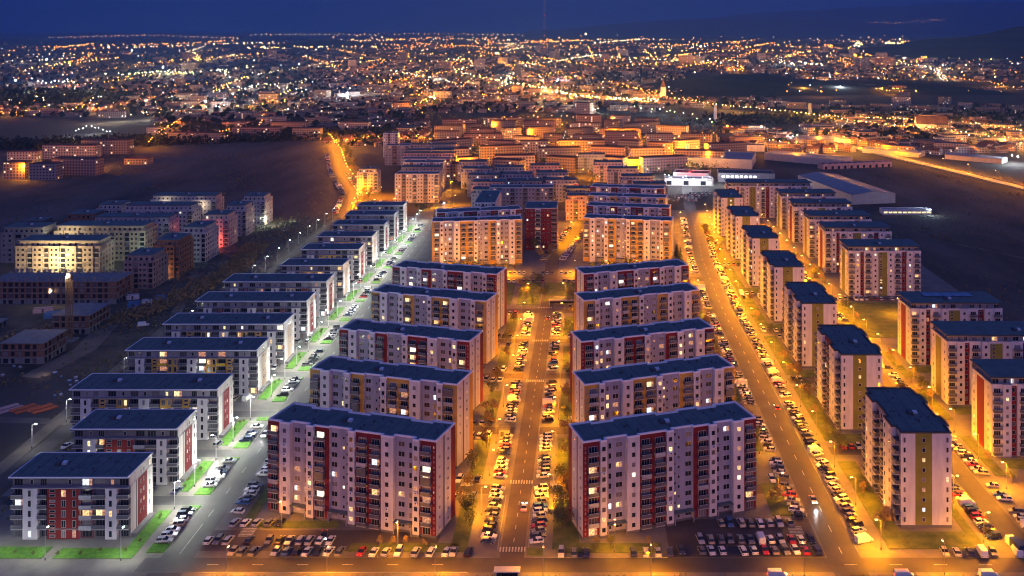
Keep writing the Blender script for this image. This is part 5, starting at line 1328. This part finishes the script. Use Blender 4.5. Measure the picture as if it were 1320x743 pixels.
lights([(1140, 56), (1180, 58)], 18, [Wm], 1.5, 4, 90000, AMB, 1.3); lights([(718, 103), (728, 105)], 5, ['far_white', 'far_red'], 2, 2, 26000, (.8, .6, 1), 1.5); lights([(758, 60), (766, 78)], 12, [O], .6, 3, 60000, ORG); lights([(795, 62), (800, 76)], 9, [A], .6, 3, 60000, ORG); lights([(830, 64), (845, 78)], 9, [A], .8, 3, 60000, ORG)
# random points, denser towards the horizon
def zone(n, xa, xb, ya, yb, kinds, p=1.3, gp=0, gk=14, gcol=ORG):
    c = 0
    for i in range(n):
        px = rr.uniform(xa, xb); py = ya + (yb - ya) * rr.random() ** p
        if not free(px, py): continue
        z = rr.choice([5, 7, 7, 12, 20]); X, Y = G(px, py, z); bulb(X, Y, z, rr.choice(kinds), rr.choice([.6, .7, .8, 1.0, 1.3])); c += 1
        if gp and c % gk == 0: glow(X, Y, z + 5, gcol, gp)
def street(px, py, ang, ln, sp, kinds, gl, gp, gcol, k):
    X, Y = G(px, py); dx, dy = math.sin(ang), math.cos(ang); n_ = int(ln / sp)
    for i in range(n_):
        x, y = X + dx * i * sp + rr.uniform(-.3, .3) * sp, Y + dy * i * sp + rr.uniform(-.3, .3) * sp
        if y < 600: continue
        q = YH + FPX * CAM_H / y; u = XC + x * FPX / y
        if not free(u, q) or q < 43.6: continue
        bulb(x, y, 8, kinds[0] if rr.random() < .85 else rr.choice(kinds), k * rr.uniform(.75, 1.15))
        if gp and i % gl == 0: glow(x, y, 12, gcol, gp)
def streets(n, xa, xb, ya, yb, gp, w_or=.8, p=1.0):
    for i in range(n):
        px = rr.uniform(xa, xb); py = ya + (yb - ya) * rr.random() ** p; Y = G(px, py)[1]
        kinds, col = ([O, A], ORG) if rr.random() < w_or else ([Wm, Wh], (1, .9, .65)) if rr.random() < .6 else ([A, Wm], AMB)
        lat = rr.random() < (.4 if py > 75 else .15)
        ang = rr.uniform(-.45, .45) + (math.pi / 2 if lat else 0); ln = (rr.uniform(.04, .12) if lat else rr.uniform(.12, .45)) * Y
        street(px, py, ang, ln, max(30, Y * .014), kinds, 6, gp, col, rr.choice([.5, .65, .8, 1.0]))
streets(26, 420, 1180, 50, 66, 110000); streets(48, 420, 1180, 62, 92, 60000); streets(34, 420, 860, 88, 135, 26000); streets(20, 900, 1330, 60, 120, 40000, .65)
streets(22, -20, 420, 58, 100, 40000, .5); streets(20, -20, 420, 95, 155, 24000, .5); streets(10, 1080, 1330, 76, 118, 26000)
zone(230, 420, 1180, 46, 80, [O, O, A, A, Wm], 1.0, 60000, 11); zone(170, 420, 1060, 76, 128, [O, O, O, A, Wm, Wh], 1.1, 30000, 8)
zone(120, 0, 420, 60, 150, [O, A, Wm, Wh, Wh, Wm], .9, 26000, 10, (1, .75, .5)); zone(110, 1000, 1330, 72, 122, [O, O, A, Wm, Wh], .9, 30000, 10); zone(60, 540, 900, 112, 148, [O, O, A], 1, 14000, 5)
for px, py, c_ in [(60, 78, WHT), (170, 66, WHT), (340, 62, AMB), (448, 121, WHT), (210, 88, WHT), (95, 107, (1, .7, .8)), (20, 105, WHT), (560, 128, AMB), (700, 105, AMB), (1160, 52, AMB), (1245, 85, AMB), (1190, 100, ORG), (640, 70, AMB), (755, 45.5, AMB), (265, 132, WHT), (300, 122, WHT), (140, 62, (.3, .4, 1))]:
    X, Y = G(px, py, 14); bulb(X, Y, 14, Wh if c_ is WHT else Wm, 2.3); glow(X, Y, 22, c_, 90000)
for i in range(26):                                    # hillside village and ridge lights on the slope at the right
    px = 1120 + i * 3.9 + rr.uniform(-3, 3); Y = 24300; bulb((px - XC) / FPX * Y, Y, CAM_H - (31 - (px - 1120) * .05 + rr.uniform(-1.6, 1.6) - YH) / FPX * Y, rr.choice([A, O]), rr.uniform(.35, .7))
stuff('distant_street_lamps', fl_, 'thousands of orange and white lamps glittering across the far city', 'street lamps')
for k in range(22):
    px, py = rr.uniform(1040, 1330), rr.uniform(160, 196)
    if k > 13: px, py = rr.uniform(930, 1100), rr.uniform(168, 205)
    X, Y = G(px, py, 8); bulb(X, Y, 8, rr.choice([O, O, A, Wh]), 1.1); glow(X, Y, 11, rr.choice([ORG, ORG, AMB]), 11000)
b = MB(); r2 = random.Random(77)
for i in range(7000):
    px, py = r2.uniform(430, 940), r2.uniform(152, 226)
    if px < 560 and py > 190: continue
    X, Y = G(px, py); q = 2.2 * (.6 + .4 * math.sin(X * .05) * math.sin(Y * .03)); p = Vector((X, Y, r2.uniform(.5, 7.5)))
    u = Vector((r2.uniform(-1, 1), r2.uniform(-1, 1), r2.uniform(-.6, 1))).normalized(); v = u.orthogonal().normalized(); b.face([p - u * q, p + v * q, p + u * q, p - v * q], 'leaf_dry' if i % 2 else 'leaf')
stuff('district_trees_foliage', b, 'lamp-lit street trees between the slabs of the old district', 'trees')
for i in range(44):
    px, py = r2.uniform(440, 930), r2.uniform(150, 222)
    if px < 560 and py > 188: continue
    X, Y = G(px, py, 9); bulb(X, Y, 9, O if i % 3 else A, 1.0); glow(X, Y, 12, ORG, 7000)
# shop yards near the avenue
for x, y, p in ((70, 866, 6000), (88, 862, 5000), (104, 866, 6000), (62, 905, 6000), (84, 912, 5000), (120, 880, 5000), (60, 940, 4000), (140, 876, 4000)): glow(x, y, 9, (.95, .95, 1.0), p)
for x, y in ((50, 978), (66, 980), (84, 982), (97, 985)): glow(x, y, 6, (1, .8, .2), 7000)
glow(104, 930, 5, (1, .1, .15), 9000)
print('lamps', nl, 'objects', len(bpy.data.objects), 'lights', len([o for o in bpy.data.objects if o.type == 'LIGHT']))

# ================================================================== air, sky, render
HAZE = 0.000065
hb = MB(); hb.box(-36000, -900, -3, 40000, 40000, 2600, 'ground')
hm = bpy.data.materials.new('haze'); hm.use_nodes = True; nt = hm.node_tree
for n_ in list(nt.nodes):
    if n_.type != 'OUTPUT_MATERIAL': nt.nodes.remove(n_)
pv = nt.nodes.new('ShaderNodeVolumePrincipled'); pv.inputs['Color'].default_value = (.13, .36, 1.0, 1); pv.inputs['Density'].default_value = HAZE; pv.inputs['Anisotropy'].default_value = 0.2
nt.links.new(pv.outputs[0], nt.nodes['Material Output'].inputs['Volume'])
M['haze'] = hm; hb.m = ['haze'] * len(hb.m)
if HAZE: tag(obj('haze', hb), kind='stuff')

w = bpy.data.worlds.new('World'); SC.world = w; w.use_nodes = True; nt = w.node_tree; bg = nt.nodes['Background']
sky = nt.nodes.new('ShaderNodeTexSky'); sky.sky_type = 'NISHITA'; sky.sun_disc = False; sky.sun_elevation = R(-1.5); sky.sun_rotation = R(150); sky.altitude = 600; sky.air_density = 1.2; sky.dust_density = 1.0; sky.ozone_density = 4.0
nt.links.new(sky.outputs[0], bg.inputs['Color']); bg.inputs['Strength'].default_value = 0.25
bg2 = nt.nodes.new('ShaderNodeBackground'); bg2.inputs['Strength'].default_value = 1.0
tc = nt.nodes.new('ShaderNodeTexCoord'); sx = nt.nodes.new('ShaderNodeSeparateXYZ'); nt.links.new(tc.outputs['Generated'], sx.inputs[0])
mr = nt.nodes.new('ShaderNodeMapRange'); mr.inputs['From Min'].default_value = 1; mr.inputs['From Max'].default_value = -1; nt.links.new(sx.outputs[1], mr.inputs[0])
cr = nt.nodes.new('ShaderNodeValToRGB'); nt.links.new(mr.outputs[0], cr.inputs[0]); e = cr.color_ramp.elements   # deep blue ahead and above, mauve afterglow behind the viewer
e[0].position = 0.0; e[0].color = (.002, .068, .34, 1); e[1].position = 1.0; e[1].color = (.36, .27, .68, 1)
q = e.new(0.5); q.color = (.035, .060, .20, 1); q = e.new(0.7); q.color = (.115, .15, .50, 1)
nt.links.new(cr.outputs[0], bg2.inputs['Color'])
ad = nt.nodes.new('ShaderNodeAddShader'); nt.links.new(bg.outputs[0], ad.inputs[0]); nt.links.new(bg2.outputs[0], ad.inputs[1]); nt.links.new(ad.outputs[0], nt.nodes['World Output'].inputs['Surface'])
sd = bpy.data.lights.new('sun', 'SUN'); sd.energy = 0.03; sd.angle = R(40); sd.color = (.75, .6, 1.0); so = bpy.data.objects.new('sun', sd); COL.objects.link(so); so.rotation_euler = (R(60), 0, R(-20))

vs = SC.view_settings; vs.view_transform = 'Standard'; vs.look = 'None'; vs.exposure = 0; vs.gamma = 1
cy = SC.cycles; cy.use_denoising = True; cy.sample_clamp_indirect = 2.0; cy.max_bounces = 4; cy.diffuse_bounces = 2; cy.glossy_bounces = 2; cy.volume_bounces = 0; cy.transparent_max_bounces = 4
cy.caustics_reflective = False; cy.caustics_refractive = False; cy.use_light_tree = True
SC.render.filter_size = 1.5 if hasattr(SC.render, 'filter_size') else 1.5
cy.pixel_filter_type = 'BLACKMAN_HARRIS'; cy.filter_width = 1.15
